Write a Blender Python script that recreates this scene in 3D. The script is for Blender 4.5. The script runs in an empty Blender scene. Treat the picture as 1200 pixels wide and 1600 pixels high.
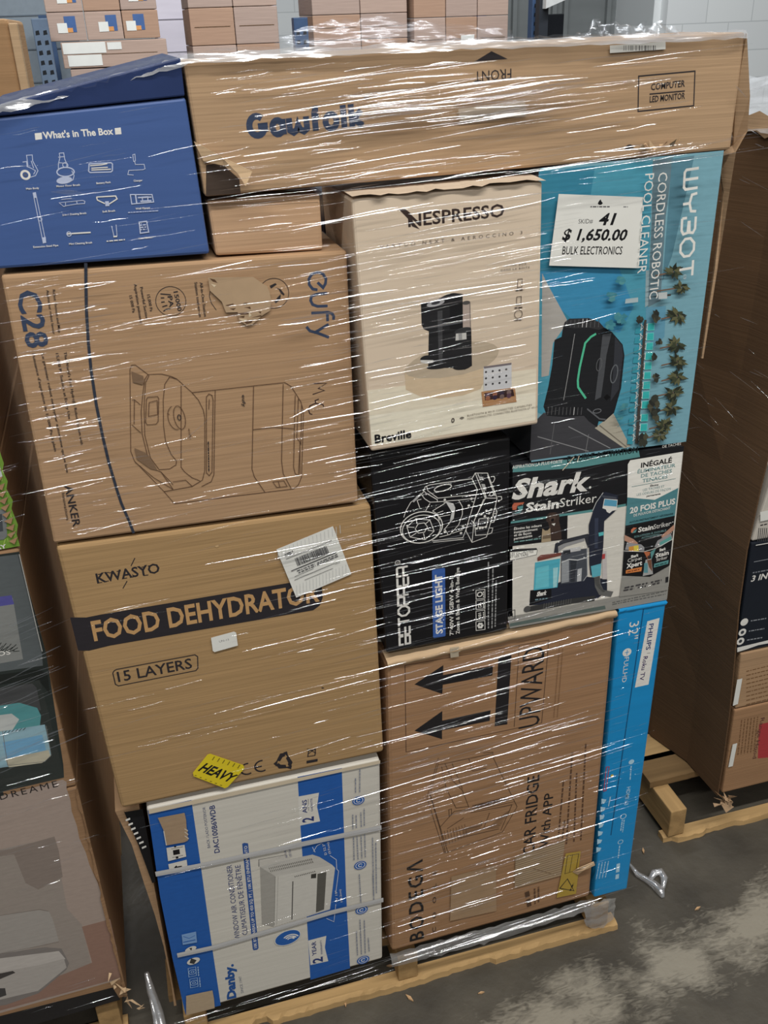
import bpy, bmesh, math, random
from mathutils import Vector, Matrix, Euler
from mathutils.geometry import tessellate_polygon
C = bpy.context.scene.collection
scene = bpy.context.scene

# ------------------------------------------------------------------ camera
EYE = Vector((0.0, -1.32, 1.897))
FPX = 1480.0
ROT = (Matrix.Rotation(math.radians(-14.75), 3, 'Z') @ Matrix.Rotation(math.radians(62.6), 3, 'X')
       @ Matrix.Rotation(math.radians(-2.1), 3, 'Z'))
cam = bpy.data.cameras.new('camera'); camo = bpy.data.objects.new('camera', cam); C.objects.link(camo)
cam.sensor_fit = 'VERTICAL'; cam.sensor_height = 24.0; cam.sensor_width = 18.0
cam.lens = FPX / 1600.0 * 24.0; cam.clip_start = 0.05; cam.clip_end = 60
camo.matrix_world = Matrix.Translation(EYE) @ ROT.to_4x4()
scene.camera = camo
# ------------------------------------------------------------------ light
scene.view_settings.view_transform = 'Standard'; scene.view_settings.look = 'None'
scene.view_settings.exposure = 0.0; scene.view_settings.gamma = 1.0
scene.view_settings.use_curve_mapping = False
world = bpy.data.worlds.new('world'); scene.world = world; world.use_nodes = True
world.node_tree.nodes['Background'].inputs[0].default_value = (0.92, 0.96, 1.0, 1)
world.node_tree.nodes['Background'].inputs[1].default_value = 0.16
def area(name, loc, target, sx, sy, power, col=(1, 1, 1)):
    l = bpy.data.lights.new(name, 'AREA'); l.shape = 'RECTANGLE'; l.size = sx; l.size_y = sy
    l.energy = power; l.color = col
    o = bpy.data.objects.new(name, l); C.objects.link(o); o.location = loc
    d = Vector(target) - Vector(loc)
    o.rotation_euler = d.to_track_quat('-Z', 'Y').to_euler()
    return o
area('ceiling_strip_lamp', (0.5, -1.75, 4.7), (0.5, -1.6, 0), 4.5, 0.13, 170, (1.0, 0.97, 0.92))
area('ceiling_strip_lamp', (0.5, -4.4, 4.8), (0.5, -1.8, 0), 4.5, 0.18, 85, (1.0, 0.97, 0.92))
area('ceiling_strip_lamp', (1.2, 2.6, 5.0), (1.0, 5.0, 1.4), 6.0, 0.6, 270, (0.94, 0.97, 1.0))

# ------------------------------------------------------------------ geometry helpers
def ray(x, y):
    return ROT @ Vector(((x - 600) / FPX, -(y - 800) / FPX, -1.0))
def aty(x, y, Y):
    r = ray(x, y); return EYE + r * ((Y - EYE.y) / r.y)
def atz(x, y, Z):
    r = ray(x, y); return EYE + r * ((Z - EYE.z) / r.z)
ROT_T = ROT.transposed()
def proj(p):
    d = ROT_T @ (Vector(p) - EYE); return Vector((600 + FPX * d.x / -d.z, 800 - FPX * d.y / -d.z))

# ------------------------------------------------------------------ materials
def lin(c):
    return tuple(((v / 255) / 12.92 if v / 255 <= 0.04045 else ((v / 255 + 0.055) / 1.055) ** 2.4) for v in c) + (1,)
MATS = {}
def noisy(name, rgb, rough=0.6, vary=0.06, scale=(30, 30, 30), bump=0.0, bscale=None, spec=0.3, metal=0.0, coat=0.0):
    if name in MATS: return MATS[name]
    m = bpy.data.materials.new(name); m.use_nodes = True; nt = m.node_tree; b = nt.nodes['Principled BSDF']
    tc = nt.nodes.new('ShaderNodeTexCoord'); mp = nt.nodes.new('ShaderNodeMapping'); mp.inputs['Scale'].default_value = scale
    no = nt.nodes.new('ShaderNodeTexNoise'); no.inputs['Scale'].default_value = 1.0; no.inputs['Detail'].default_value = 4
    nt.links.new(tc.outputs['Object'], mp.inputs[0]); nt.links.new(mp.outputs[0], no.inputs['Vector'])
    mr = nt.nodes.new('ShaderNodeMapRange'); mr.inputs[1].default_value = 0.25; mr.inputs[2].default_value = 0.75
    mr.inputs[3].default_value = 1 - vary; mr.inputs[4].default_value = 1 + vary
    nt.links.new(no.outputs[0], mr.inputs[0])
    mx = nt.nodes.new('ShaderNodeVectorMath'); mx.operation = 'SCALE'; mx.inputs[0].default_value = lin(rgb)[:3]
    nt.links.new(mr.outputs[0], mx.inputs['Scale']); nt.links.new(mx.outputs[0], b.inputs['Base Color'])
    b.inputs['Roughness'].default_value = rough; b.inputs['Specular IOR Level'].default_value = spec
    b.inputs['Metallic'].default_value = metal; b.inputs['Coat Weight'].default_value = coat
    b.inputs['Coat Roughness'].default_value = 0.25
    if bump:
        n2 = nt.nodes.new('ShaderNodeTexNoise'); n2.inputs['Detail'].default_value = 3; n2.inputs['Scale'].default_value = 1
        mp2 = nt.nodes.new('ShaderNodeMapping'); mp2.inputs['Scale'].default_value = bscale or scale
        nt.links.new(tc.outputs['Object'], mp2.inputs[0]); nt.links.new(mp2.outputs[0], n2.inputs['Vector'])
        bp = nt.nodes.new('ShaderNodeBump'); bp.inputs['Strength'].default_value = bump; bp.inputs['Distance'].default_value = 0.004
        nt.links.new(n2.outputs[0], bp.inputs['Height']); nt.links.new(bp.outputs[0], b.inputs['Normal'])
    MATS[name] = m; return m
def ink(rgb, rough=0.5):
    return noisy('print_%02x%02x%02x' % rgb, rgb, rough, 0.05, (60, 60, 160), 0.06, (8, 8, 180))
def card(name, rgb):
    return noisy(name, rgb, 0.72, 0.09, (5, 5, 90), 0.18, (3, 3, 220), spec=0.2)
def film_mat(name, fac, rough, milk=0.0, bump=0.0):
    m = bpy.data.materials.new(name); m.use_nodes = True; nt = m.node_tree
    nt.nodes.remove(nt.nodes['Principled BSDF']); out = nt.nodes['Material Output']
    tr = nt.nodes.new('ShaderNodeBsdfTransparent'); gl = nt.nodes.new('ShaderNodeBsdfGlossy')
    gl.inputs['Roughness'].default_value = rough; gl.inputs['Color'].default_value = (0.95, 0.96, 1, 1)
    df = nt.nodes.new('ShaderNodeBsdfDiffuse'); df.inputs['Color'].default_value = (0.85, 0.86, 0.87, 1)
    m1 = nt.nodes.new('ShaderNodeMixShader'); m1.inputs[0].default_value = milk
    nt.links.new(gl.outputs[0], m1.inputs[1]); nt.links.new(df.outputs[0], m1.inputs[2])
    m2 = nt.nodes.new('ShaderNodeMixShader'); nt.links.new(tr.outputs[0], m2.inputs[1]); nt.links.new(m1.outputs[0], m2.inputs[2])
    tc = nt.nodes.new('ShaderNodeTexCoord'); mp = nt.nodes.new('ShaderNodeMapping'); mp.inputs['Scale'].default_value = (9, 9, 60)
    no = nt.nodes.new('ShaderNodeTexNoise'); no.inputs['Scale'].default_value = 1; no.inputs['Detail'].default_value = 3
    nt.links.new(tc.outputs['Object'], mp.inputs[0]); nt.links.new(mp.outputs[0], no.inputs['Vector'])
    mr = nt.nodes.new('ShaderNodeMapRange'); mr.inputs[1].default_value = 0.3; mr.inputs[2].default_value = 0.7
    mr.inputs[3].default_value = fac * 0.4; mr.inputs[4].default_value = fac
    nt.links.new(no.outputs[0], mr.inputs[0]); nt.links.new(mr.outputs[0], m2.inputs[0])
    if bump:
        bp = nt.nodes.new('ShaderNodeBump'); bp.inputs['Strength'].default_value = bump; bp.inputs['Distance'].default_value = 0.01
        nt.links.new(no.outputs[0], bp.inputs['Height']); nt.links.new(bp.outputs[0], gl.inputs['Normal'])
    nt.links.new(m2.outputs[0], out.inputs['Surface']); MATS[name] = m; return m

BLACK = (24, 24, 27); WHITE = (228, 226, 220); CARD_TXT = (52, 48, 50)

# ------------------------------------------------------------------ object helpers
def tag(o, label=None, cat=None, group=None, kind=None):
    if label: o['label'] = label
    if cat: o['category'] = cat
    if group: o['group'] = group
    if kind: o['kind'] = kind
    return o
def empty(name, loc, label, cat, group=None):
    o = bpy.data.objects.new(name, None); C.objects.link(o); o.location = loc; o.empty_display_size = 0.05
    return tag(o, label, cat, group)

class MB:
    """collects polygons with materials, then links them as one mesh object"""
    def __init__(s): s.v = []; s.f = []; s.fm = []; s.sm = []; s.mats = []
    def mi(s, m):
        if m not in s.mats: s.mats.append(m)
        return s.mats.index(m)
    def add(s, verts, faces, m, smooth=False):
        k = len(s.v); i = s.mi(m); s.v += [Vector(p) for p in verts]
        for f in faces: s.f.append([a + k for a in f]); s.fm.append(i); s.sm.append(smooth)
    def box(s, lo, hi, m, bev=0.0):
        x0, y0, z0 = lo; x1, y1, z1 = hi
        s.hexa([(x0, y0, z1), (x1, y0, z1), (x1, y0, z0), (x0, y0, z0)], [(x0, y1, z1), (x1, y1, z1), (x1, y1, z0), (x0, y1, z0)], m, bev)
    def hexa(s, fr, bk, m, bev=0.0, segs=2, mfront=None):
        bm = bmesh.new(); vs = [bm.verts.new(p) for p in list(fr) + list(bk)]
        for q in ((3, 2, 1, 0), (4, 5, 6, 7), (0, 1, 5, 4), (1, 2, 6, 5), (2, 3, 7, 6), (3, 0, 4, 7)): bm.faces.new([vs[i] for i in q])
        bmesh.ops.recalc_face_normals(bm, faces=bm.faces)
        if bev: bmesh.ops.bevel(bm, geom=bm.edges[:], offset=bev, segments=segs, profile=0.5, affect='EDGES', clamp_overlap=True)
        bm.verts.index_update()
        s.add([v.co.copy() for v in bm.verts], [[v.index for v in f.verts] for f in bm.faces], m); bm.free()
    def tube(s, pts, r, m, n=6):
        pts = [Vector(p) for p in pts]; rs = r if isinstance(r, (list, tuple)) else [r] * len(pts); ring = []
        for i, p in enumerate(pts):
            t = (pts[min(i + 1, len(pts) - 1)] - pts[max(i - 1, 0)]).normalized()
            a = t.cross(Vector((0, 0, 1)));  a = a.normalized() if a.length > 1e-3 else Vector((1, 0, 0)); b = t.cross(a)
            ring += [p + (a * math.cos(2 * math.pi * k / n) + b * math.sin(2 * math.pi * k / n)) * rs[i] for k in range(n)]
        fs = [[i * n + k, i * n + (k + 1) % n, (i + 1) * n + (k + 1) % n, (i + 1) * n + k] for i in range(len(pts) - 1) for k in range(n)]
        fs += [list(range(n))[::-1], list(range((len(pts) - 1) * n, len(pts) * n))]
        s.add(ring, fs, m, True)
    def build(s, name, parent=None, label=None, kind=None):
        me = bpy.data.meshes.new(name); org = parent_loc(parent)
        me.from_pydata([tuple(p - org) for p in s.v], [], s.f)
        for m in s.mats: me.materials.append(m)
        me.polygons.foreach_set('material_index', s.fm); me.polygons.foreach_set('use_smooth', s.sm); me.update()
        o = bpy.data.objects.new(name, me); C.objects.link(o); o.parent = parent
        if label: o['label'] = label
        if kind: o['kind'] = kind
        return o
def parent_loc(p):
    l = Vector((0, 0, 0))
    while p is not None: l += p.location; p = p.parent
    return l

# text: glyph outlines of the built-in font as flat triangles, cached
TXT = {}
def glyphs(s, bold, space):
    k = (s, bold, space)
    if k in TXT: return TXT[k]
    cu = bpy.data.curves.new('lettering', 'FONT'); cu.body = s; cu.size = 1.0; cu.offset = bold; cu.resolution_u = 2
    cu.space_character = space; cu.fill_mode = 'FRONT'
    o = bpy.data.objects.new('lettering', cu); me = o.to_mesh()
    vs = [(v.co.x, v.co.y) for v in me.vertices]; fs = [list(p.vertices) for p in me.polygons]
    o.to_mesh_clear(); bpy.data.objects.remove(o); bpy.data.curves.remove(cu)
    TXT[k] = (vs, fs); return TXT[k]
CAPH = max(v[1] for v in glyphs('H', 0.0, 1.0)[0])

# hand drawn stroke letters (u along the line, v up)
STROKE = {
 'W': (1.0, [[(0, 1), (0, .12), (.12, 0), (.88, 0), (1, .12), (1, 1)], [(.5, 0), (.5, 1)]]),
 'Y': (.95, [[(0, 1), (.05, .62), (.5, .48), (.95, .62), (1, 1)], [(.5, .48), (.5, 0)]]),
 'B': (.85, [[(0, 1), (.75, 1), (1, .85), (.95, .6), (.2, .55)], [(.2, .5), (.95, .45), (1, .15), (.75, 0), (0, 0)], [(0, .0), (0, .35)]]),
 'b': (.85, [[(0, .42), (0, 0), (.9, 0), (1, .1), (1, .42), (0, .42)], [(0, .62), (0, 1), (.9, 1), (1, .9), (1, .62)]]),
 'O': (.95, [[(.3, 0), (.7, 0), (1, .3), (1, .7), (.7, 1), (.3, 1), (0, .7), (0, .3), (.3, 0)]]),
 'o': (.9, [[(.1, 0), (.9, 0), (1, .1), (1, .9), (.9, 1), (.1, 1), (0, .9), (0, .1), (.1, 0)]]),
 'T': (.85, [[(0, 1), (1, 1)], [(.5, 1), (.5, 0)]]),
 'E': (.8, [[(1, 0), (.1, 0), (0, .1), (0, .42), (1, .42)], [(0, .62), (0, 1), (1, 1)]]),
 'P': (.8, [[(0, 0), (0, .42), (.9, .42), (1, .55), (1, .9), (.9, 1), (0, 1), (0, .6)]]),
 'R': (.85, [[(0, 0), (0, .42), (.9, .42), (1, .55), (1, .9), (.9, 1), (0, 1), (0, .6)], [(1, .42), (1, 0)]]),
}

def arc(cx, cy, r, a0, a1, ry=None, n=14):
    return [(cx + r * math.cos(math.radians(a0 + (a1 - a0) * k / n)), cy + (ry or r) * math.sin(math.radians(a0 + (a1 - a0) * k / n))) for k in range(n + 1)]
STROKE.update({'G': (.95, [arc(.5, .5, .46, 45, 330, .42) , [(.55, .46), (.96, .46), (.96, .2)]]), 'a': (.72, [arc(.5, .34, .42, 0, 360, .3), [(.94, .68), (.94, .0)]]),
 'w': (1.0, [[(0, .68), (.0, .15), (.2, .04), (.42, .15), (.5, .5), (.58, .15), (.8, .04), (1, .15), (1, .68)]]), 'f': (.42, [[(.4, 0), (.4, .78), (.6, .95), (1, .95)], [(0, .6), (1, .6)]]),
 'q': (.72, [arc(.5, .34, .46, 0, 360, .31)]), 'l': (.14, [[(.5, 0), (.5, 1)]]), 'k': (.74, [[(.1, 0), (.1, 1)], [(.9, .68), (.25, .34), (.95, 0)]])})
class Face:
    """a printed upright face at depth y: artwork is traced onto the plane and raised by a hair per print"""
    def __init__(s, y, mb=None): s.y = y; s.mb = mb or MB(); s.n = 0
    def nxt(s): s.n += 1; return s.n
    def P(s, p, layer=0): return aty(p[0], p[1], s.y - (0.0001 + 0.000016 * layer if layer else 0))
    def poly(s, pts, m, layer=1):
        layer = s.nxt(); co = [s.P(p, layer) for p in pts]
        tris = tessellate_polygon([[Vector((c.x, c.z, 0)) for c in co]])
        fs = []
        for t in tris:
            a, b, c = (co[i] for i in t); n = (b - a).cross(c - a)
            fs.append(list(t) if n.y < 0 else list(t)[::-1])
        s.mb.add(co, fs, m)
    def plane_line(s, co, w, m, closed=False):
        """a mitred ribbon along co in the plane of the face"""
        co = [p for i, p in enumerate(co) if i == 0 or (p - co[i - 1]).length > 1e-5]
        if closed and (co[0] - co[-1]).length < 1e-5: co = co[:-1]
        n = len(co)
        if n < 2: return
        if (co[0] - co[-1]).length < 1e-5 and n > 3: closed = True; co = co[:-1]; n -= 1
        v = []
        for i in range(n):
            ds = []
            if i > 0 or closed: ds.append((co[i] - co[i - 1]).normalized())
            if i < n - 1 or closed: ds.append((co[(i + 1) % n] - co[i]).normalized())
            ns = [Vector((-d.z, 0, d.x)) for d in ds]; q = ns[0] if len(ns) == 1 else ns[0] + ns[1]
            q = q.normalized() if q.length > .05 else ns[0]; k = min(1.6, 1 / max(.3, q.dot(ns[0]))); q = q * (w / 2 * k)
            v += [co[i] - q, co[i] + q]
        s.mb.add(v, [[2 * i, 2 * ((i + 1) % n), 2 * ((i + 1) % n) + 1, 2 * i + 1] for i in range(n if closed else n - 1)], m)
    def line(s, pts, w, m, layer=1, closed=False):
        layer = s.nxt(); co = [s.P(p, layer) for p in pts]; mid = pts[len(pts) // 2]
        sc = (s.P((mid[0] + 1, mid[1])) - s.P(mid)).length
        s.plane_line(co, w * sc, m, closed)
    def circ(s, c, r, m, layer=1, ring=0, ry=None, rot=0, n=28, a0=0, a1=360):
        layer = s.nxt(); ce = s.P(c, layer); sc = (s.P((c[0] + 1, c[1])) - s.P(c)).length; ry = r if ry is None else ry
        full = abs(a1 - a0) >= 360; cr, sr = math.cos(math.radians(rot)), math.sin(math.radians(rot))
        co = []
        for k in range(n + (0 if full else 1)):
            t = math.radians(a0 + (a1 - a0) * k / n); u, v = math.cos(t) * r * sc, math.sin(t) * ry * sc
            co.append(ce + Vector((u * cr - v * sr, 0, u * sr + v * cr)))
        if ring: s.plane_line(co, ring * sc, m, full)
        else: s.mb.add(co, [list(range(len(co)))], m)
    def frame(s, p0, p1, cap, layer):
        layer = s.nxt(); a, b = s.P(p0, layer), s.P(p1, layer); d = b - a; L = d.length; d.normalize(); u = Vector((-d.z, 0, d.x))
        q = proj(a + u * 0.01); k = (q - Vector(p0)).length / 0.01
        return a, d, u, L, cap / k
    def text(s, t, p0, p1, cap, m, bold=0.0, layer=2, shear=0.0, space=1.0):
        vs, fs = glyphs(t, bold, space); a, d, u, L, h = s.frame(p0, p1, cap, layer)
        x0 = min(v[0] for v in vs); x1 = max(v[0] for v in vs); L -= shear * h * 0.6
        co = [a + d * ((x - x0) / (x1 - x0) * L + shear * y / CAPH * h) + u * (y / CAPH * h) for x, y in vs]
        if fs:
            f = fs[0]; n = (co[f[1]] - co[f[0]]).cross(co[f[2]] - co[f[0]])
            if n.y > 0: fs = [g[::-1] for g in fs]
        s.mb.add(co, fs, m)
    def strokes(s, t, p0, p1, cap, w, m, layer=2, gap=0.3):
        a, d, u, L, h = s.frame(p0, p1, cap, layer); tot = sum(STROKE[c][0] for c in t) + gap * (len(t) - 1); k = L / tot; x = 0
        for c in t:
            wd, paths = STROKE[c]
            for p in paths:
                lift = Vector((0, -.000016 * (s.nxt() - layer), 0)); s.plane_line([a + lift + d * (x + q[0] * wd) * k + u * q[1] * h for q in p], w * h, m)
            x += wd + gap
    def greek(s, p0, p1, cap, m, layer=2, seed=0):
        r = random.Random(seed * 77 + int(p0[0] * 3 + p0[1])); a, d, u, L, h = s.frame(p0, p1, cap, layer); x = 0
        while x < L:
            w = min(h * r.uniform(0.8, 3.2), L - x)
            s.mb.add([a + d * x, a + d * (x + w), a + d * (x + w) + u * h * .8, a + d * x + u * h * .8], [[0, 1, 2, 3]], m)
            x += w + h * 0.6
def Z(ox, oy, k):
    def f(*pts):
        q = [(ox + p[0] / k, oy + p[1] / k) for p in pts]
        return q if len(q) > 1 else q[0]
    f.k = k; return f

def carton(name, label, cat, quad, y, depth, m, bev=0.004, group=None, body='body'):
    """a carton whose front face has its corners at quad (TL TR BR BL) on the plane y"""
    fr = [aty(p[0], p[1], y) for p in quad]; bk = [p + Vector((0, depth, 0)) for p in fr]
    base = (fr[2] + fr[3] + bk[2] + bk[3]) / 4
    root = empty(name, base, label, cat, group)
    F = Face(y); F.mb.hexa(fr, bk, m, bev); F.root = root; F.body = body
    return F
def done(F): return F.mb.build(F.body, F.root)
def part(F, name, label=None, lift=0.003):
    G = Face(F.y - lift); G.root = F.root; G.nm = name; G.lb = label
    return G
def pdone(G): return G.mb.build(G.nm, G.root, G.lb)

# ================================================================== setting
def struct(name, mb):
    o = mb.build(name); o['kind'] = 'structure'; return o
def concrete():
    m = bpy.data.materials.new('stained_concrete'); m.use_nodes = True; nt = m.node_tree; b = nt.nodes['Principled BSDF']
    tc = nt.nodes.new('ShaderNodeTexCoord'); L = nt.links.new
    def noise(sc, det, dist=0.0, vec=None):
        n = nt.nodes.new('ShaderNodeTexNoise'); n.inputs['Scale'].default_value = sc; n.inputs['Detail'].default_value = det
        n.inputs['Distortion'].default_value = dist; L(vec or tc.outputs['Object'], n.inputs['Vector']); return n.outputs[0]
    def ramp(f, a, b2, c0, c1):
        r = nt.nodes.new('ShaderNodeValToRGB'); r.color_ramp.elements[0].position = a; r.color_ramp.elements[1].position = b2
        r.color_ramp.elements[0].color = c0; r.color_ramp.elements[1].color = c1; L(f, r.inputs[0]); return r.outputs[0]
    base = ramp(noise(6, 8), 0.3, 0.72, lin((64, 60, 53)), lin((90, 85, 75)))
    # worn pale patch: a broad scraped streak parallel to the pallet row, ragged at the edges
    sep = nt.nodes.new('ShaderNodeSeparateXYZ'); L(tc.outputs['Object'], sep.inputs[0])
    def math_(op, a, b2):
        n = nt.nodes.new('ShaderNodeMath'); n.operation = op
        for i, v in enumerate((a, b2)):
            if isinstance(v, (int, float)): n.inputs[i].default_value = v
            else: L(v, n.inputs[i])
        return n.outputs[0]
    # band along the line y = -0.28 + 0.25 (x - 0.9)
    dist = math_('SUBTRACT', sep.outputs['Y'], math_('ADD', math_('MULTIPLY', sep.outputs['X'], 0.18), -0.285))
    dist = math_('ABSOLUTE', dist, 0)
    bandv = math_('SUBTRACT', 1.0, math_('MULTIPLY', dist, 9.0))
    streak = nt.nodes.new('ShaderNodeMapping'); streak.inputs['Scale'].default_value = (30, 95, 30); streak.inputs['Rotation'].default_value = (0, 0, math.radians(-58)); L(tc.outputs['Object'], streak.inputs[0])
    bandv = math_('MAXIMUM', bandv, -1.0)
    patch = math_('ADD', math_('MULTIPLY', bandv, 0.24), math_('ADD', math_('MULTIPLY', noise(9, 4, 0.4), 0.62), math_('MULTIPLY', noise(1.0, 8, 1.5, streak.outputs[0]), 0.38)))
    pm = ramp(patch, 0.55, 0.74, (0, 0, 0, 1), (1, 1, 1, 1))
    mix = nt.nodes.new('ShaderNodeMix'); mix.data_type = 'RGBA'
    L(pm, mix.inputs['Factor']); L(base, mix.inputs['A']); mix.inputs['B'].default_value = lin((146, 140, 126))
    L(mix.outputs['Result'], b.inputs['Base Color'])
    rr = nt.nodes.new('ShaderNodeMapRange'); rr.inputs[3].default_value = 0.35; rr.inputs[4].default_value = 0.75
    L(noise(4, 5), rr.inputs[0]); L(rr.outputs[0], b.inputs['Roughness'])
    bp = nt.nodes.new('ShaderNodeBump'); bp.inputs['Strength'].default_value = 0.25; bp.inputs['Distance'].default_value = 0.01
    L(noise(40, 6), bp.inputs['Height']); L(bp.outputs[0], b.inputs['Normal'])
    return m
mb = MB(); mb.box((-6, -4, -0.1), (9, 9.2, 0), concrete()); struct('floor', mb)
def block_wall():
    m = bpy.data.materials.new('white_painted_block'); m.use_nodes = True; nt = m.node_tree; b = nt.nodes['Principled BSDF']
    tc = nt.nodes.new('ShaderNodeTexCoord'); mp = nt.nodes.new('ShaderNodeMapping'); mp.inputs['Rotation'].default_value = (math.radians(90), 0, 0)
    br = nt.nodes.new('ShaderNodeTexBrick'); br.inputs['Scale'].default_value = 1.0; br.inputs['Brick Width'].default_value = 0.4
    br.inputs['Row Height'].default_value = 0.2; br.inputs['Mortar Size'].default_value = 0.004
    br.inputs['Color1'].default_value = lin((226, 229, 228)); br.inputs['Color2'].default_value = lin((221, 224, 224)); br.inputs['Mortar'].default_value = lin((196, 200, 200))
    nt.links.new(tc.outputs['Object'], mp.inputs[0]); nt.links.new(mp.outputs[0], br.inputs['Vector'])
    nt.links.new(br.outputs['Color'], b.inputs['Base Color']); b.inputs['Roughness'].default_value = 0.6
    return m
BW = block_wall()
mb = MB(); mb.box((-6, 9.0, 0), (3.0, 9.2, 5), BW); mb.box((4.2, 6.0, 0), (4.3, 9.2, 5), BW); struct('wall_back', mb)
mb = MB(); mb.box((4.26, 5.9, 0), (9, 6.0, 5), BW); struct('wall_right', mb)
GREYM = noisy('grey_sheet_metal', (112, 116, 116), 0.45, 0.08, (2, 2, 12), metal=0.0)
DARKM = noisy('dark_steel', (46, 50, 56), 0.5, 0.08)
mb = MB(); mb.box((3.0, 6.6, 0), (4.2, 6.7, 5), GREYM)
for x in (3.0, 3.28, 3.62, 3.72, 4.1): mb.box((x, 6.56, 0), (x + 0.035, 6.6, 5), GREYM)
struct('wall_partition', mb)

# ================================================================== pallets
WOOD = noisy('pallet_wood', (182, 150, 104), 0.75, 0.22, (3, 40, 40), 0.35, (3, 60, 60), spec=0.15)
WOOD_Y = noisy('pallet_wood_long', (170, 138, 94), 0.75, 0.22, (40, 3, 40), 0.35, (60, 3, 60), spec=0.15)
WOOD_D = noisy('dark_pallet_wood', (120, 96, 66), 0.8, 0.25, (3, 40, 40), 0.35, (3, 60, 60), spec=0.1)  # darker wood tone, used on the front deck board
def plank(lo, hi, m, ragged=0.0, seed=0):
    """a board along x whose front edge is split and ragged"""
    r = random.Random(seed); mbx = MB(); n = 90 if ragged else 1
    x0, y0, z0 = lo; x1, y1, z1 = hi; xs = [x0 + (x1 - x0) * i / n for i in range(n + 1)]
    fr, zt, c = [], [], 0.0
    for i in range(len(xs)):                                          # long splits with small splinters between them
        if i % r.choice((3, 5, 9, 13)) == 0: c = r.uniform(0, ragged) * r.choice((.3, .6, 1))
        fr.append(y0 + (c + r.uniform(0, ragged * .15) if ragged else 0)); zt.append(z1 - (r.uniform(0, ragged * .35) if ragged else 0))
    v = []
    for x, f, t in zip(xs, fr, zt): v += [(x, f, z0), (x, f + .002, t), (x, f + 0.012, z1), (x, y1, z1), (x, y1, z0)]
    fs = [[i * 5 + k, i * 5 + (k + 1) % 5, (i + 1) * 5 + (k + 1) % 5, (i + 1) * 5 + k] for i in range(n) for k in range(5)]
    fs += [[4, 3, 2, 1, 0], [n * 5 + k for k in range(5)]]; mbx.add(v, fs, m); return mbx
def pallet(label, x0, x1, y0, y1, stringers, top=0.125, seed=1, lead=0.05):
    root = empty('wooden_pallet', ((x0 + x1) / 2, (y0 + y1) / 2, 0), label, 'pallet', 'wooden pallets under the loads')
    for i, yy in enumerate((y0 + 0.005, (y0 + y1) / 2 - .05, y1 - 0.1)):
        plank((x0, yy - (.004 if i == 0 else 0), 0), (x1, yy + (0.036 if i == 0 else .1), 0.017), WOOD, 0.016 if i == 0 else 0, seed + i).build('bottom_board', root)
    for i, sx in enumerate(stringers):
        m2 = MB(); m2.box((sx, y0 + 0.012, 0.0185), (sx + 0.045, y1, top - 0.02), WOOD_Y, 0.003); m2.build('stringer', root)
    n = 7
    for i in range(n):
        yy = y0 + lead * (i == 0) + (y1 - y0 - 0.1) * i / (n - 1)
        plank((x0, yy, top - 0.018), (x1, yy + 0.095, top), WOOD_D if i == 0 else WOOD, 0.006 if i == 0 else 0, seed * 9 + i).build('deck_board', root)
    return root
pallet('splintered wooden pallet carrying the tall mixed load in the middle', -0.14, 0.875, 0.0, 1.15, (-0.115, 0.345, 0.805), 0.112, 3)
pallet('wooden pallet sticking out under the brown cardboard load by the white wall', 1.11, 2.2, 0.19, 1.35, (1.12, 1.63, 2.12), 0.125, 5, 0.1)
pallet('wooden pallet under the stack with the pale robot vacuum carton', -1.35, -0.235, 0.07, 1.2, (-1.32, -0.8, -0.29), 0.115, 8)

# ================================================================== the cartons of the middle load
CA = card('cardboard_tan', (174, 145, 114)); CB = card('cardboard_brown', (172, 140, 108)); CC = card('cardboard_yellow_brown', (168, 137, 97))
CD = card('cardboard_red_brown', (160, 124, 92)); CDARK = card('cardboard_dark_seam', (104, 80, 58)); CL = card('cardboard_pale', (196, 168, 134))  # CDARK is the dark tone of flap and tape seams
NAVY = ink((58, 70, 94)); INK = ink(CARD_TXT); LINE = ink((92, 68, 52)); W = ink(WHITE); BK = ink(BLACK)
TAPE = noisy('clear_tape', (206, 192, 168), 0.25, 0.05, (20, 20, 20))
PAPER = noisy('label_paper', (226, 226, 220), 0.6, 0.03, (20, 20, 20))

# ---- long monitor carton on top
F = carton('monitor_carton', 'long brown monitor carton lying across the top of the middle load', 'carton',
           [(286, 98), (1166, 50), (1142, 234), (320, 308)], 0.0, 0.16, CA)
F.strokes('Gawfqlk', (391, 216), (568, 196), 36, 0.29, NAVY, 2, .33); F.text('®', (569, 157), (578, 156), 7, NAVY)
F.text('FRONT', (799, 107), (741, 112), 16, INK, 0.0); F.poly([(742, 96), (768, 80), (793, 92)], INK)
F.line([(998, 119), (1086, 111), (1084, 165), (997, 174)], 1.6, INK, closed=True)
F.text('COMPUTER', (1017, 141), (1070, 135), 10, INK, 0.015); F.line([(1015, 147), (1070, 142)], 1.5, INK)
F.text('LED MONITOR', (1015, 160), (1070, 154), 9.5, INK, 0.015)
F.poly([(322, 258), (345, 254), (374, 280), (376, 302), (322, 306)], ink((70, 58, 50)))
F.circ((983, 234), 7, ink((44, 36, 30)), a0=0, a1=180)
done(F)
G = part(F, 'barcode_label', 'white strip label with a small barcode'); G.poly([(953, 71), (1040, 65), (1040, 77), (953, 83)], PAPER)
r = random.Random(4); x = 975
while x < 1025: G.line([(x, 71), (x, 79)], r.choice((1, 1, 2)), ink((120, 120, 120))); x += r.choice((2, 3, 4))
pdone(G)
G = part(F, 'document_sleeve', 'clear sleeve pasted on the carton'); G.poly([(716, 170), (820, 157), (823, 181), (718, 191)], noisy('sleeve', (196, 182, 164), 0.25)); pdone(G)
mb = MB(); y = 0.0                                                   # a lifted tongue of torn board
tri = [(303, 221), (318, 229), (346, 245), (394, 268), (384, 291), (372, 272), (350, 259), (318, 252)]
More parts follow.
